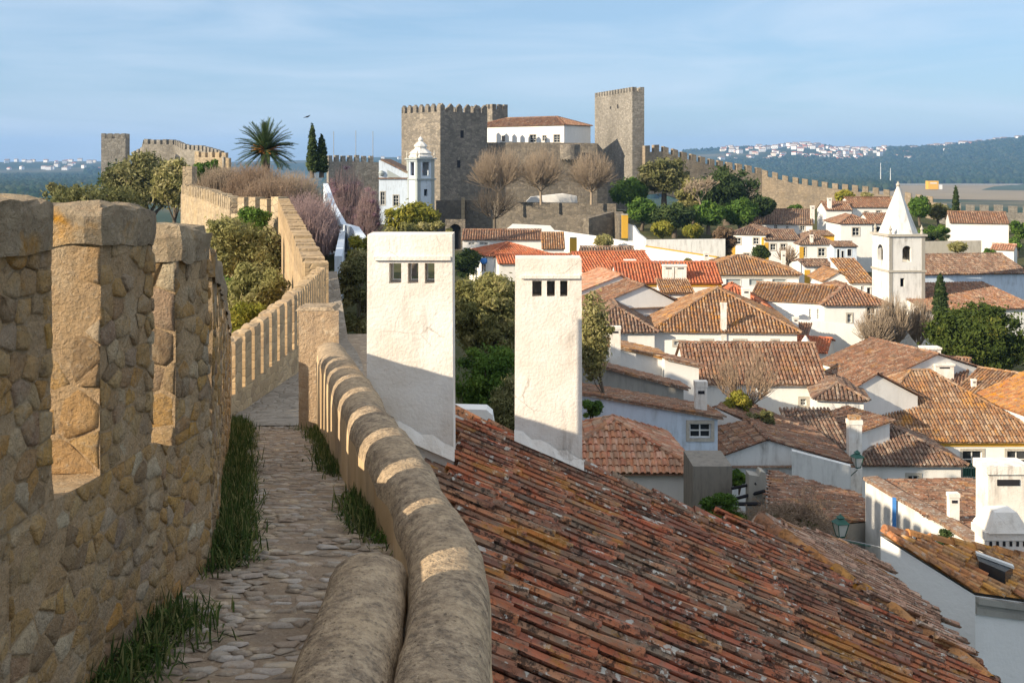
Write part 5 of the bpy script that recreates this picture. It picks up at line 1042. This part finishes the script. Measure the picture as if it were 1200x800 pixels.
for z_, k, hh in ((zt, .28, .2), (tz0, .2, .22), (zt-.3, .14, .12)): m.box(O-e1*k-e2*k+z*z_, e1*(LR+2*k), e2*(LL+2*k), z*hh)
for u in (0, .82): m.box(O+e1*LR*u-e2*.07+z*zb, e1*LR*.18, e2*.1, z*(zt-zb)); m.box(O2-e2*(LL*(u+.18))-e1*.07+z*zb, e2*LL*.18, e1*.1, z*(zt-zb))
m.build('pilaster', M['greyr'], cs); cc = O+(e1*LR+e2*LL)/2; cx, cy = cc.x, cc.y; W_ = (LR+LL)/2; H = (HZ-161)/F*166-zt
m = MB(); m.lathe((cx, cy, zt+.2), [(W_*.56, 0), (W_*.60, H*.05), (W_*.52, H*.14), (W_*.50, H*.20), (W_*.56, H*.23), (W_*.44, H*.33), (W_*.30, H*.42), (W_*.27, H*.50), (W_*.34, H*.53), (W_*.31, H*.60), (W_*.19, H*.70), (W_*.09, H*.77), (W_*.13, H*.83), (W_*.11, H*.88), (.03, H)], 8); m.build('cupola', M['whitew'], cs)
for a, b in ((0, 0), (1, 0), (0, 1), (1, 1)): q = O+e1*LR*a+e2*LL*b; m = MB(); m.lathe((q.x, q.y, zt+.2), [(.16, 0), (.12, .3), (.2, .5), (.1, .8), (.02, 1.2)], 6); m.build('pinnacle', M['trim'], cs)
m = MB(); m.lathe((cx, cy, bz0+.5), [(.38, 0), (.33, .2), (.22, .6), (.03, .85)], 10); m.build('bell', M['red'], cs)
for px, yt in ((391, 154), (417, 153), (437, 154)): m = MB(); b = P(px, 190, 182); t = P(px, yt, 182); m.tube([b, t], .05, 4); tag(m.build('antenna_mast', M['metal'], None, loc=b), {391: 'thin antenna mast nearest the cypresses', 417: 'middle thin antenna mast above the crenellated wall', 437: 'thin antenna mast nearest the blue-white church'}[px], 'antenna')
# ================================================================ trees and shrubs
# olive scrub outside the wall, left
tree('olive_tree', 'large grey-olive tree beyond the merlons, above the wide merlon', 110, 212, 275, 150, 62, 'olived', gz=-10, n=9000, nb=40)
tree('olive_tree', 'tall dull olive tree in front of the distant left tower', 175, 176, 260, 115, 110, 'olived', gz=-14, n=9000, nb=40)
tree('olive_tree', 'bushy olive tree with brownish top below the distant wall', 205, 180, 262, 62, 104, 'olive', gz=-14, n=7000, nb=30)
tree('olive_tree', 'dark green tree at the foot of the isolated wall tower', 140, 186, 260, 60, 116, 'dark_l', gz=-16, n=5000, nb=26)
tree('olive_tree', 'big rounded silvery olive tree beside the leaning merlons', 268, 247, 345, 95, 44, 'olive', gz=-13, n=13000, nb=50)
tree('olive_tree', 'dark olive tree tucked under the ivy-covered merlons', 312, 262, 345, 60, 50, 'olived', gz=-13, n=9000, nb=34)
tree('olive_tree', 'lower olive tree with pale grey twigs against the tall wall', 300, 300, 410, 85, 34, 'olive', gz=-12, n=13000, nb=44)
bush('shrub', 'bright yellow-green shrub at the foot of the tall sunlit wall', 300, 345, 420, 80, 31, 'ylw', 9000, 24)
bush('shrub', 'fresh green shrub behind the nearest merlon tips', 268, 320, 400, 50, 36, 'green_l', 5000, 16)
bush('ivy', 'dense dark green ivy hanging over the wide merlons', 298, 236, 285, 56, 56.5, 'green_l', 6000, 18, 'ivy')
bush('ivy', 'strip of ivy climbing the corner of the tall sunlit wall', 331, 250, 330, 9, 57, 'green_l', 2500, 12, 'ivy')
bush('shrub', 'dark green bush above the curved wall left of the russet thicket', 244, 185, 222, 46, 100, 'green_l', 6000, 20)
bush('shrub', 'small dark scrub at the foot of the distant crenellated wall', 75, 213, 240, 60, 120, 'olived', 4000, 16)
# russet thicket and mauve judas trees
for i, (px, yt, yb, w, Y, lab) in enumerate(((262, 196, 236, 50, 84, 'russet leafless thicket left under the palm'), (300, 194, 240, 60, 82, 'pale russet leafless thicket under the palm crown'), (340, 202, 262, 66, 80, 'russet leafless thicket right under the palm'), (318, 210, 250, 70, 78, 'tangled brown thicket behind the wide merlons'), (362, 228, 300, 56, 72, 'bare mauve-brown thicket against the tall sunlit wall top'))):
    s = Y/F; x = (px-600)*s; zb = (HZ-yb)*s; H = (yb-yt)*s; root = thing('bare_thicket', (x, Y, zb), lab, 'shrub'); r_ = np.random.default_rng(i); seg = []
    for k in range(1100):
        bx, by = x+r_.uniform(-.5, .5)*w*s, Y+r_.uniform(-2, 2); h = H*r_.uniform(.5, 1.05)*(1-.5*abs((bx-x)/(w*s*.5))**3); ln = r_.normal(size=2)*.12*h; z0 = zb+r_.random()*H*.3
        a = Vector((bx, by, z0)); c = Vector((bx+ln[0]*.5, by+ln[1], z0+(zb+h-z0)*.6)); d = Vector((bx+ln[0]*1.3, by+ln[1]*2, zb+h)); seg += [(a, c, .022, .016), (c, d, .016, .008)]
        for q in range(2): e = c.lerp(d, r_.random()); seg.append((e, e+Vector((r_.normal()*.22, r_.normal()*.2, abs(r_.normal())*.3)), .010, .006))
    segs_mesh('stems', seg, 'twigp' if i == 4 else 'twigr' if i % 2 else 'twig', root)
for px, yt, yb, w, Y, sd_, lab in ((352, 205, 300, 70, 92, 5, 'mauve-budded bare tree between the palm and the crenellated wall'), (405, 188, 300, 66, 120, 9, 'large mauve-budded judas tree in front of the blue-white church'), (432, 215, 300, 40, 112, 12, 'smaller mauve-budded tree touching the church corner'), (382, 240, 310, 40, 76, 14, 'dark bare tree overhanging the white lane wall')):
    t_ = pollard(lab, px, yt, yb, w, Y, 'twigp', sd_, 800, 'judas_tree', None, .014, .15, .12, .05)
    s = Y/F; c, r = blobs(((px-600)*s, Y, (HZ-(yt+yb)/2+4)*s), w*s/2, w*s/2, (yb-yt)*s/2, 30, w*s*.12); V, Q, R_ = leaves(c, r, 5200, 1.1*s, shell=.1); npmesh('buds', V, Q, R_, M['mauve'] if sd_ in (9, 12, 5) else M['brush'], t_)
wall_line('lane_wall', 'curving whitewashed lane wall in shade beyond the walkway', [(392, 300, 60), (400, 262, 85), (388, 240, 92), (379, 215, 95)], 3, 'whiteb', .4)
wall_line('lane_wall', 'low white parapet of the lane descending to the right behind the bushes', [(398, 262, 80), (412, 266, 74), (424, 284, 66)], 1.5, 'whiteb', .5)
tree('laurel_tree', 'yellow-green tree in front of the blue-white church', 484, 233, 288, 74, 118, 'ylw', gz=-12, n=9000, nb=34)
bush('shrub', 'grey-green shrubs behind the top of the wider tall chimney', 490, 258, 285, 100, 100, 'olive', 6000, 24)
bush('shrub', 'green shrub slope right of the grey wall walk', 418, 280, 425, 46, 42, 'olived', 12000, 40)
bush('shrub', 'leafy green bush at the left edge of the wider tall chimney', 424, 268, 330, 40, 50, 'ylw', 5000, 18)
bush('shrub', 'dark green shrub below the wall walk', 424, 385, 470, 26, 24, 'dark_l', 4500, 16)
tree('olive_tree', 'big dense olive tree filling the space between the two tall chimneys', 572, 312, 440, 118, 38, 'olive', gz=-12, n=26000, nb=80, bs=.24)
tree('olive_tree', 'green lower tree below the dense olive between the chimneys', 575, 395, 520, 104, 30, 'green_l', gz=-11, n=14000, nb=50, bs=.26)
bush('shrub', 'dark shrub right behind the little curved white wall', 600, 430, 520, 60, 26, 'olived', 7000, 22)
tree('olive_tree', 'thin twiggy olive tree at the right edge of the farther tall chimney', 696, 330, 480, 46, 43, 'olive', gz=-14, n=9000, nb=26, bs=.3)
bush('shrub', 'dark shrub behind the pink-brown house under the castle', 545, 286, 325, 40, 112, 'dark_l', 5000, 18)
m = MB(); p = P(565, 300, 110); tag(MB.build(m, 'x', M['blue'], None) if False else thing('person', P(567, 318, 104), 'person in a bright blue jacket standing at the olive tree between the chimneys', 'person'))
pr = bpy.data.objects['person']; s = 104/F; b0 = P(567, 318, 104); hgt = 1.5
bm_ = MB(); bm_.lathe((b0.x, b0.y, b0.z+hgt*.48), [(.17, 0), (.20, hgt*.12), (.22, hgt*.28), (.16, hgt*.34), (.06, hgt*.37), (.06, hgt*.39), (.10, hgt*.43), (.11, hgt*.47), (.07, hgt*.51), (.01, hgt*.53)], 12)
for sg in (-1, 1): bm_.tube([(b0.x+sg*.09, b0.y, b0.z+hgt*.5), (b0.x+sg*.10, b0.y-.03, b0.z+hgt*.26), (b0.x+sg*.11, b0.y, b0.z)], [.09, .07, .05], 8); bm_.tube([(b0.x+sg*.2, b0.y, b0.z+hgt*.80), (b0.x+sg*.27, b0.y-.03, b0.z+hgt*.62), (b0.x+sg*.22, b0.y-.14, b0.z+hgt*.5)], [.07, .055, .045], 8)
bm_.build('body', M['wood'], pr, True); bm_ = MB(); bm_.lathe((b0.x, b0.y, b0.z+hgt*.46), [(.20, 0), (.22, hgt*.12), (.245, hgt*.30), (.18, hgt*.36), (.08, hgt*.38)], 12)
for sg in (-1, 1): bm_.tube([(b0.x+sg*.2, b0.y, b0.z+hgt*.81), (b0.x+sg*.27, b0.y-.03, b0.z+hgt*.63), (b0.x+sg*.23, b0.y-.12, b0.z+hgt*.52)], [.09, .07, .06], 8)
bm_.build('jacket', M['blue'], pr, True)
# castle hill trees
pollard('leftmost and fullest of the three pollarded bare trees below the castle', 584, 168, 240, 78, 168, 'twig', 3, 1000, th=.02, low=.14, trunk_h=.2, group='pollarded trees below the castle')
pollard('middle pollarded bare tree below the castle beside the white garden building', 634, 168, 240, 66, 167, 'twig', 21, 800, th=.02, low=.14, trunk_h=.22, group='pollarded trees below the castle')
pollard('rightmost pollarded bare tree below the castle', 693, 173, 240, 70, 166, 'twig', 33, 900, th=.02, low=.14, trunk_h=.22, group='pollarded trees below the castle')
pollard('dark bare tree in front of the retaining wall', 580, 212, 272, 70, 156, 'bark', 44, 220)
hill = [('rounded dark olive tree right of the castle tower', 778, 180, 240, 66, 172, 'olived'), ('dense dark green tree at the foot of the tall tower', 738, 205, 250, 52, 172, 'green_l'), ('small bright green round tree above the stepped terraces', 752, 231, 268, 42, 158, 'green_l'),
        ('largest dark evergreen tree on the castle slope', 852, 192, 262, 90, 168, 'dark_l'), ('grey-green olive tree left of the largest evergreen', 812, 205, 262, 44, 170, 'olive'), ('bright green young tree low on the castle slope', 868, 232, 272, 46, 160, 'green_l'),
        ('fresh green tree cluster below the largest evergreen', 830, 235, 272, 50, 158, 'green_l'), ('dark green tree at the right end of the castle slope', 892, 228, 258, 34, 165, 'dark_l'), ('dark green tree low behind the weathered white wall', 790, 235, 278, 60, 156, 'dark_l'), ('small yellow-flowering bush behind the weathered white wall', 776, 258, 282, 28, 148, 'ylw'), ('yellowish bush beside the right end of the weathered white wall', 812, 262, 282, 26, 148, 'ylw')]
for lab, px, yt, yb, w, Y, lf in hill: tree('evergreen_tree', lab, px, yt, yb, w, Y, lf, n=5500, nb=26)
bare_tree('pale bare tree among the greens of the castle slope', 822, 205, 245, 34, 160, 'twig', 6, 55, spread=.4)
bush('hedge_mass', 'brown climbing scrub at the right end of the weathered white wall', 848, 262, 300, 32, 140, 'brush', 4000, 16)
bush('ivy', 'ivy strip lying on the town wall above the long dark roof', 932, 237, 250, 20, 195, 'green_l', 1500, 8, 'ivy')
tree('shrub_tree', 'dark shrub growing on the town wall left of the spire', 990, 222, 240, 26, 190, 'ylw', n=2500, nb=12); tree('shrub_tree', 'small olive shrub beside the spire on the town wall', 1016, 226, 236, 16, 190, 'olive', n=1500, nb=8)
tree('evergreen_tree', 'round green tree right of the spire', 1078, 228, 262, 28, 165, 'green_l', n=3500, nb=16); tree('evergreen_tree', 'brownish tree beside the round green tree near the spire', 1100, 238, 262, 30, 168, 'olived', n=3000, nb=14)
bush('hedge', 'clipped green hedge bank behind the church', 1092, 263, 282, 52, 150, 'green_l', 5000, 16, 'hedge'); bush('hedge', 'lower clipped hedge edge in front of the hedge bank', 1090, 272, 284, 60, 146, 'dark_l', 4000, 16, 'hedge')
cypress('narrow dark cypress at the upper right near the town wall', 1120, 218, 252, 9, 172, 2000)
cypress('tall dark cypress beside the palm', 366, 146, 203, 15, 118, 6000); cypress('shorter leaning cypress joined to the tall one', 377, 158, 203, 17, 118.5, 6000)
cypress('stubby dark cypress in front of the church nave', 1102, 320, 372, 20, 84, 6500)
tree('olive_tree', 'small round olive tree before the bright white garden wall', 708, 274, 298, 26, 134, 'olive', n=2600, nb=14, trunk_frac=.3); tree('laurel_tree', 'dark shiny tree before the mustard cornered house', 902-11, 287, 308, 24, 128, 'dark_l', n=3000, nb=14)
tree('shrub_tree', 'tiny potted green tree before the shaded blue-white wall', 807, 303, 313, 9, 112, 'olive', n=900, nb=6)
pollard('pollarded bare tree with thick arms before the mustard corner', 923, 285, 318, 36, 125, 'twigr', 61, 120, th=.03, r0=.22)
tree('olive_tree', 'rounded shrub left of the little pink roofed shed', 1122, 283, 298, 24, 138, 'olive', n=2500, nb=12); bush('shrub', 'green shrubs at the far right edge under the wall', 1193, 245, 300, 20, 150, 'green_l', 3500, 14)
bush('shrub', 'green shrub below the plain white house', 1160, 290, 300, 18, 140, 'green_l', 1500, 8)
# big pine and pale bare trees
t_ = tree('pine_tree', 'large dark umbrella pine at the right in front of the ribbed roof', 1146, 348, 448, 136, 76, 'pine', gz=-20, n=34000, nb=90, bs=.22, shell=.35, lsz=.15, trunk_frac=.02)
for px, yt, yb, w, Y, sd_, lab in ((1048, 340, 420, 50, 80, 71, 'pale bare tree in front of the church tower'), (1025, 358, 420, 56, 79, 73, 'pale spreading bare tree left of the church tower foot'), (1078, 345, 415, 44, 81, 75, 'pale upright bare tree between tower and cypress')): pollard(lab, px, yt, yb, w, Y, 'twig', sd_, 420, group='pale bare trees below the church tower', th=.018, r0=.12, trunk_h=.15, low=.2)
pollard('bare brown shrub with fanning branches before the long low house', 872, 398, 482, 100, 52, 'twigr', 81, 170, th=.014, trunk_h=.04, r0=.06, low=.15)
bush('shrub', 'yellow-green bush under the bare fanning shrub', 862, 458, 500, 36, 51, 'ylw', 5000, 20); bush('shrub', 'darker green bush beside the peeling square chimney', 893, 478, 500, 40, 50, 'olived', 4000, 14)
bush('shrub', 'green brambles below the lichened stone block', 846, 578, 622, 58, 30, 'green_l', 7000, 24); bush('shrub', 'green weeds growing behind the ruined wall', 866, 552, 572, 26, 34, 'green_l', 2500, 10)
bare_tree('tangled brown bare bush in front of the sagging roof', 935, 575, 650, 100, 27, 'twigr', 7, 91, 'bare_bush', None, .5, .06, .03, .006, 9, .02, 2.6); bush('shrub', 'brown-green undergrowth left of the green street lantern', 930, 592, 645, 92, 28, 'brush', 9000, 30); bush('shrub', 'dark green undergrowth behind the near roof peak', 925, 600, 650, 80, 27.5, 'olived', 5000, 24)
bush('vine', 'small leafy plant on top of the orange lichened roof edge', 1108, 622, 640, 18, 20, 'dark_l', 900, 7, 'plant'); bush('vine', 'dark green climber left of the blue-tinted house', 692, 465, 492, 24, 40, 'green_l', 2500, 10, 'plant')
# palm
s = 100/F; pc = P(311, 176, 100); palm = thing('palm_tree', (pc.x, 100, pc.z-4.6), 'tall date palm with an orange-centred crown on the left skyline', 'palm'); m = MB(); m.tube([(pc.x, 100, pc.z-4.6), (pc.x+.05, 100, pc.z-2), (pc.x, 100, pc.z)], [.4, .34, .45], 10); m.build('trunk', M['bark'], palm)
rg = random.Random(8)
for i in range(120):
    az = rg.uniform(0, 2*math.pi); el = math.radians(rg.choice([78, 60, 45, 30, 15, 0, -15, -32, 55, 38, 20]))+rg.gauss(0, .08); Lf = rg.uniform(2.5, 3.1); d = Vector((math.cos(az)*math.cos(el), math.sin(az)*math.cos(el), math.sin(el))); pts = []; p = Vector(pc)
    for k in range(7): pts.append(p.copy()); dd = (d+Vector((0, 0, -.085*k*k*.22))).normalized(); p = p+dd*Lf/6
    m = MB(); m.tube(pts, [.05, .045, .04, .03, .02, .015, .01], 3, .3)
    for k in range(1, 6):
        for q in range(5):
            t = q/5; c = pts[k].lerp(pts[k+1], t) if k < 6 else pts[k]; ax = (pts[k+1]-pts[k]).normalized(); sd_ = ax.cross(Vector((0, 0, 1))); sd_ = sd_.normalized() if sd_.length > .01 else Vector((1, 0, 0)); up = sd_.cross(ax)
            for sg in (-1, 1): tip = c+(sd_*sg*.75+ax*.75+up*.28).normalized()*(.50 if k < 5 else .34); m.add([c-ax*.03, c+ax*.03, tip], [(0, 1, 2)], rg.random())
    m.build('frond', M['palm'], palm)
m = MB()
for i in range(60):
    az = rg.uniform(0, 6.28); d = Vector((math.cos(az), math.sin(az), rg.uniform(-.5, .35))); m.tube([pc, Vector(pc)+d*rg.uniform(.6, 1.45)], [.07, .05], 3)
m.build('fruit_stalks', M['palmo'], palm)
bd = thing('bird', P(360, 137, 60), 'dark bird flying above the cypresses', 'bird'); m = MB(); c = P(360, 137, 60); m.tube([c+Vector((-.16, 0, -.04)), c, c+Vector((.15, 0, .05))], [.01, .05, .012], 6); m.add([c+Vector((-.04, 0, 0)), c+Vector((.06, 0, .02)), c+Vector((.16, .2, .14)), c+Vector((0, .16, .05))], [(0, 1, 2, 3)]); m.add([c+Vector((-.04, 0, 0)), c+Vector((.06, 0, .02)), c+Vector((-.14, -.2, -.07)), c+Vector((-.2, -.1, -.04))], [(0, 1, 2, 3)]); m.build('body', M['skin'], bd)

# ================================================================ terrain, plain, hills
TERR += [(-14, 15, -10), (-10, 6, -9), (-25, 40, -14), (-16, 52, -12), (-40, 70, -16), (-60, 110, -22), (-80, 180, -20), (-22, 90, -7), (-26, 100, -7), (-18, 110, -8), (-30, 82, -7), (-20, 170, -9), (-10, 190, -10.5), (0, 183, -9.5), (12, 180, -9.5), (20, 190, -10.5), (45, 170, -10), (0, 10, -8), (4, 20, -9), (-1, 25, -8.5), (-4, 35, -8), (-6, 60, -10), (-10, 80, -10), (60, 200, -9), (90, 190, -11), (10, 0, -9), (0, -20, -8), (-20, -20, -10), (40, 30, -18), (30, 10, -14), (60, 60, -22), (0, 150, -12)]
for i in range(12): TERR.append((wx(i*2.2)+.5 if i < 12 else 0, i*2.2, -7.5))
T_ = np.array(TERR, float)
SKY = [(-600, 190), (0, 190), (100, 189), (260, 190), (390, 187), (440, 184), (520, 184), (700, 183), (800, 178), (860, 175), (900, 174), (933, 171), (965, 173), (990, 176), (1040, 176), (1090, 175), (1150, 170), (1200, 166), (1400, 160), (1800, 185)]
def height(X, Y):
    X, Y = np.asarray(X, float), np.asarray(Y, float); d = np.hypot(X, Y); out = np.zeros_like(X); num = np.zeros_like(X); den = np.zeros_like(X)
    for tx, ty, tz in T_: w = 1/((X-tx)**2+(Y-ty)**2+4)**1.6; num += w*tz; den += w
    near_ = num/den; r = np.hypot(X-20, Y-100); k = np.clip((r-130)/260, 0, 1); k = k*k*(3-2*k); plain_ = -50+0*X
    px = 600+F*X/np.maximum(Y, 1e-3); px = np.where(Y > 0, px, 2500); sky_ = np.interp(px, [q[0] for q in SKY], [q[1] for q in SKY], left=190, right=188)
    hz = (HZ-sky_)/F*5200; k2 = np.clip((d-np.where(px > 600, 2900, 3200))/2300, 0, 1); k2 = k2*k2*(3-2*k2); bumps = 9*np.sin(X*.004+Y*.0021)*np.cos(Y*.0031-X*.0013)*np.clip((d-2600)/1500, 0, 1)*(1-np.clip((d-4300)/700, 0, 1))
    return near_*(1-k)+k*(plain_+(hz+50)*k2+bumps)
ang = np.radians(np.concatenate([np.arange(-180, -34, 6), np.arange(-34, 34, .25), np.arange(34, 181, 6)])); rad = np.concatenate([[.01], np.geomspace(4, 240, 70), np.geomspace(250, 9000, 120)])
AA, RR = np.meshgrid(ang, rad, indexing='ij'); X, Y = RR*np.sin(AA), RR*np.cos(AA); Zt = height(X, Y); na, nr = X.shape
V = np.stack([X, Y, Zt], -1).reshape(-1, 3); I = np.arange(na*nr).reshape(na, nr); Q = np.stack([I[:-1, :-1], I[1:, :-1], I[1:, 1:], I[:-1, 1:]], -1).reshape(-1, 4)
g = G('ground_cover'); big = g.noise(.0016, 5, .55, dist=.5); mid = g.noise(.02, 6); fine = g.noise(.6, 5); far_ = g.N('MapRange', {0: g.N('VectorMath', {0: g.co}, operation='LENGTH').outputs['Value'], 1: 220., 2: 420.}).outputs[0]
c = g.ramp(big, [(.35, (.035, .055, .025)), (.5, (.05, .07, .03)), (.56, (.16, .14, .08)), (.62, (.06, .075, .04)), (.75, (.10, .11, .06))]); c = g.mix(g.ramp(mid, [(.4, 0), (.7, .6)]), c, (.03, .045, .02)); n_ = g.mix(g.ramp(fine, [(.3, 0), (.7, 1)]), (.10, .09, .05), (.05, .065, .025)); c = g.mix(far_, n_, c)
gm = g.out(c, .95, g.bump(fine, .5, .3), .05); tag(npmesh('ground', V, Q, np.zeros(len(Q)), gm, smooth=True), kind='structure')
# flat fields on the plain
def field(name, pts, mat, z=.5): m = MB(); m.poly([(P(px, py, 50*F/(py-HZ)).x, 50*F/(py-HZ), -50+z) for px, py in pts]); tag(m.build(name, mat, None), kind='structure')
field('grey_crop_field', [(1048, 210), (1230, 209), (1230, 215.2), (1052, 215.2)], plain('covered_field', (.17, .19, .16), .8, .1, .4, .02)); field('road', [(1040, 216), (1230, 216), (1230, 216.8), (1038, 216.8)], plain('pale_road', (.5, .47, .42), .8, .1, .2, .02))
field('bare_field', [(1020, 217.5), (1230, 217.2), (1230, 236), (1000, 232)], plain('tan_field', (.30, .24, .15), .9, .1, .5, .01)); field('bare_field', [(955, 205.5), (1030, 206.5), (1030, 209.5), (950, 209)], plain('dry_field', (.40, .32, .22), .9, .1, .5, .01))
field('rough_pasture', [(1165, 219), (1230, 214), (1230, 224), (1150, 223)], plain('rough_pasture', (.07, .10, .06), .9, .1, .4, .01), .9)
wh = thing('warehouse', P(1094, 223, 1970), 'yellow box-shaped building with a white side on the plain beyond the wall', 'building'); q = P(1088, 222, 1970); m = MB(); m.box(q, (18, 0, 0), (0, 14, 0), (0, 0, 15)); m.build('yellow_block', M['yellow'], wh); m = MB(); m.box(q+Vector((18.2, 1, 0)), (7, 0, 0), (0, 12, 0), (0, 0, 8)); m.build('white_block', M['whitec'], wh); m = MB(); m.box(q+Vector((3, -.3, 10)), (12, 0, 0), (0, .3, 0), (0, 0, 2)); m.build('sign_band', M['bar'], wh)
for px, yt, yb, lab in ((1032, 191, 218, 'tall white mast on the plain left of the spire tip'), (1043.5, 197, 218, 'shorter grey mast beside the tall white one')): m = MB(); Yd = 2300; m.tube([P(px, yb, Yd), P(px, yt, Yd)], [1.1, .5], 5); tag(m.build('mast', M['bar'], None, loc=P(px, yb, Yd)), lab, 'mast')
# distant woods
rn_ = np.random.default_rng(21)
def wood(name, label, regions, size, col):
    V = []; Q = []; R_ = []; base = np.array([(1, 0, 0), (0, 1, 0), (-1, 0, 0), (0, -1, 0), (0, 0, 1.15), (.6, .6, .75), (-.6, .6, .7), (-.6, -.6, .8), (.6, -.6, .7)]); tri = [(0, 5, 8), (5, 1, 6), (6, 2, 7), (7, 3, 8), (5, 6, 4), (6, 7, 4), (7, 8, 4), (8, 5, 4), (0, 1, 5), (1, 2, 6), (2, 3, 7), (3, 0, 8)]; P0 = []
    for (px0, px1, d0, d1, n) in regions:
        a = (rn_.uniform(px0, px1, n)-600)/F; Yd = np.sqrt(rn_.uniform(d0**2, d1**2, n)); P0.append(np.stack([a*Yd, Yd], 1))
    P0 = np.concatenate(P0); zz = height(P0[:, 0], P0[:, 1]); n = len(P0); sc_ = size*rn_.uniform(.6, 1.5, n)
    V = np.concatenate([P0, zz[:, None]-1], 1)[:, None]+base[None]*sc_[:, None, None]*np.array([1, 1, 1.25])*rn_.uniform(.8, 1.2, (n, 9, 1)); T3 = np.array(tri); Q = (np.arange(n)*9)[:, None, None]+T3[None]
    return tag(npmesh(name, V.reshape(-1, 3), Q.reshape(-1, 3), np.repeat(rn_.random(n), len(tri)), col, loc=(0, 1500, -50)), label, 'wood', kind='stuff')
fm = leafmat('forest_canopy', (.010, .028, .012), (.022, .048, .020), (.05, .065, .03), 0)
wood('forest', 'dark forest covering the plain and lower hills beyond the town', [(840, 1230, 3050, 3500, 5200), (840, 1230, 3500, 3950, 3600), (1060, 1230, 3950, 4700, 2600), (860, 1045, 1900, 2600, 2600), (870, 1230, 2600, 3000, 2600), (700, 900, 1500, 3000, 1500), (1040, 1090, 4000, 5000, 900), (-20, 130, 1500, 3200, 5200), (-20, 130, 900, 1500, 1200), (100, 300, 1500, 4000, 2500), (380, 700, 2500, 4500, 3500)], 7.5, fm)
wood('treeline', 'broken line of trees on the far skyline', [(1020, 1060, 5100, 5500, 120), (900, 1230, 5000, 5500, 700), (800, 980, 4800, 5400, 400)], 7, fm)
# distant hill towns: little houses, each its own object
protos = []
for k in range(6):
    w, d, h, r_ = 11+k*1.5, 9, 5+(k % 3)*2.2, 2.4; m = MB(); m.box((-w/2, -d/2, -6), (w, 0, 0), (0, d, 0), (0, 0, h+6)); m.mi = 1; o = .5
    m.add([(-w/2-o, -d/2-o, h), (w/2+o, -d/2-o, h), (w/2+o, d/2+o, h), (-w/2-o, d/2+o, h), (-w/2, 0, h+r_), (w/2, 0, h+r_)], [(0, 1, 5, 4), (2, 3, 4, 5), (3, 0, 4), (1, 2, 5), (0, 3, 2, 1)]); m.mi = 2
    for i in range(3): m.box((-w/2+1.5+i*w/3.2, -d/2-.06, 1.5), (1.2, 0, 0), (0, .05, 0), (0, 0, 1.5))
    o_ = m.build('small_house', [plain('far_wall_%d' % k, ((.85, .83, .80), (.8, .72, .6), (.85, .84, .82), (.75, .62, .5), (.82, .8, .78), (.6, .6, .6))[k], .9, .1, .1), M['t_old'] if k % 3 else M['t_red'], M['glass']], None, loc=(0, 0, 0)); protos.append(o_)
used = set()
def put_house(px, d, lab, grp, sc_=1.):
    k = random.randrange(6); o = protos[k] if k not in used else protos[k].copy()
    if k in used: COL.objects.link(o)
    used.add(k); x = (px-600)/F*d; z = float(height(np.array([x]), np.array([float(d)]))[0]); o.location = (x, d, z); o.rotation_euler = (0, 0, random.uniform(-.7, .7)); o.scale = (sc_,)*3; tag(o, lab, 'house', grp)
random.seed(3)
for i in range(230): d = random.uniform(3850, 5250); px = random.gauss(975, 50) if i % 3 else random.uniform(845, 960); put_house(px, d, 'tiny pale house of the distant hill town left of the spire', 'distant hill town left of the spire', random.uniform(.8, 1.6))
for i in range(95): put_house(random.uniform(1088, 1205), random.uniform(4500, 5150), 'tiny white house on the far ridge at the right', 'houses on the far right ridge', random.uniform(1.0, 1.8))
for i in range(28): put_house(random.uniform(448, 472) if i % 2 else random.uniform(388, 470), random.uniform(3600, 5000), 'tiny white house seen between the crenellated wall and the blue-white church', 'far houses behind the blue-white church', 1.1)
for i in range(34): put_house(random.uniform(0, 118), random.uniform(3900, 5200), 'tiny white house on the plain at the far left horizon', 'far houses at the left horizon', 1.2)
# air
g = bpy.data.materials.new('haze'); g.use_nodes = True; nt = g.node_tree; nt.nodes.clear(); pv = nt.nodes.new('ShaderNodeVolumePrincipled'); pv.inputs['Density'].default_value = 1.1e-4; pv.inputs['Color'].default_value = (.30, .56, 1, 1); pv.inputs['Anisotropy'].default_value = .0
om = nt.nodes.new('ShaderNodeOutputMaterial'); nt.links.new(pv.outputs[0], om.inputs['Volume']); m = MB(); m.box((-9500, -9500, -62), (19000, 0, 0), (0, 19000, 0), (0, 0, 260)); o = m.build('haze', g, None); o['kind'] = 'stuff'
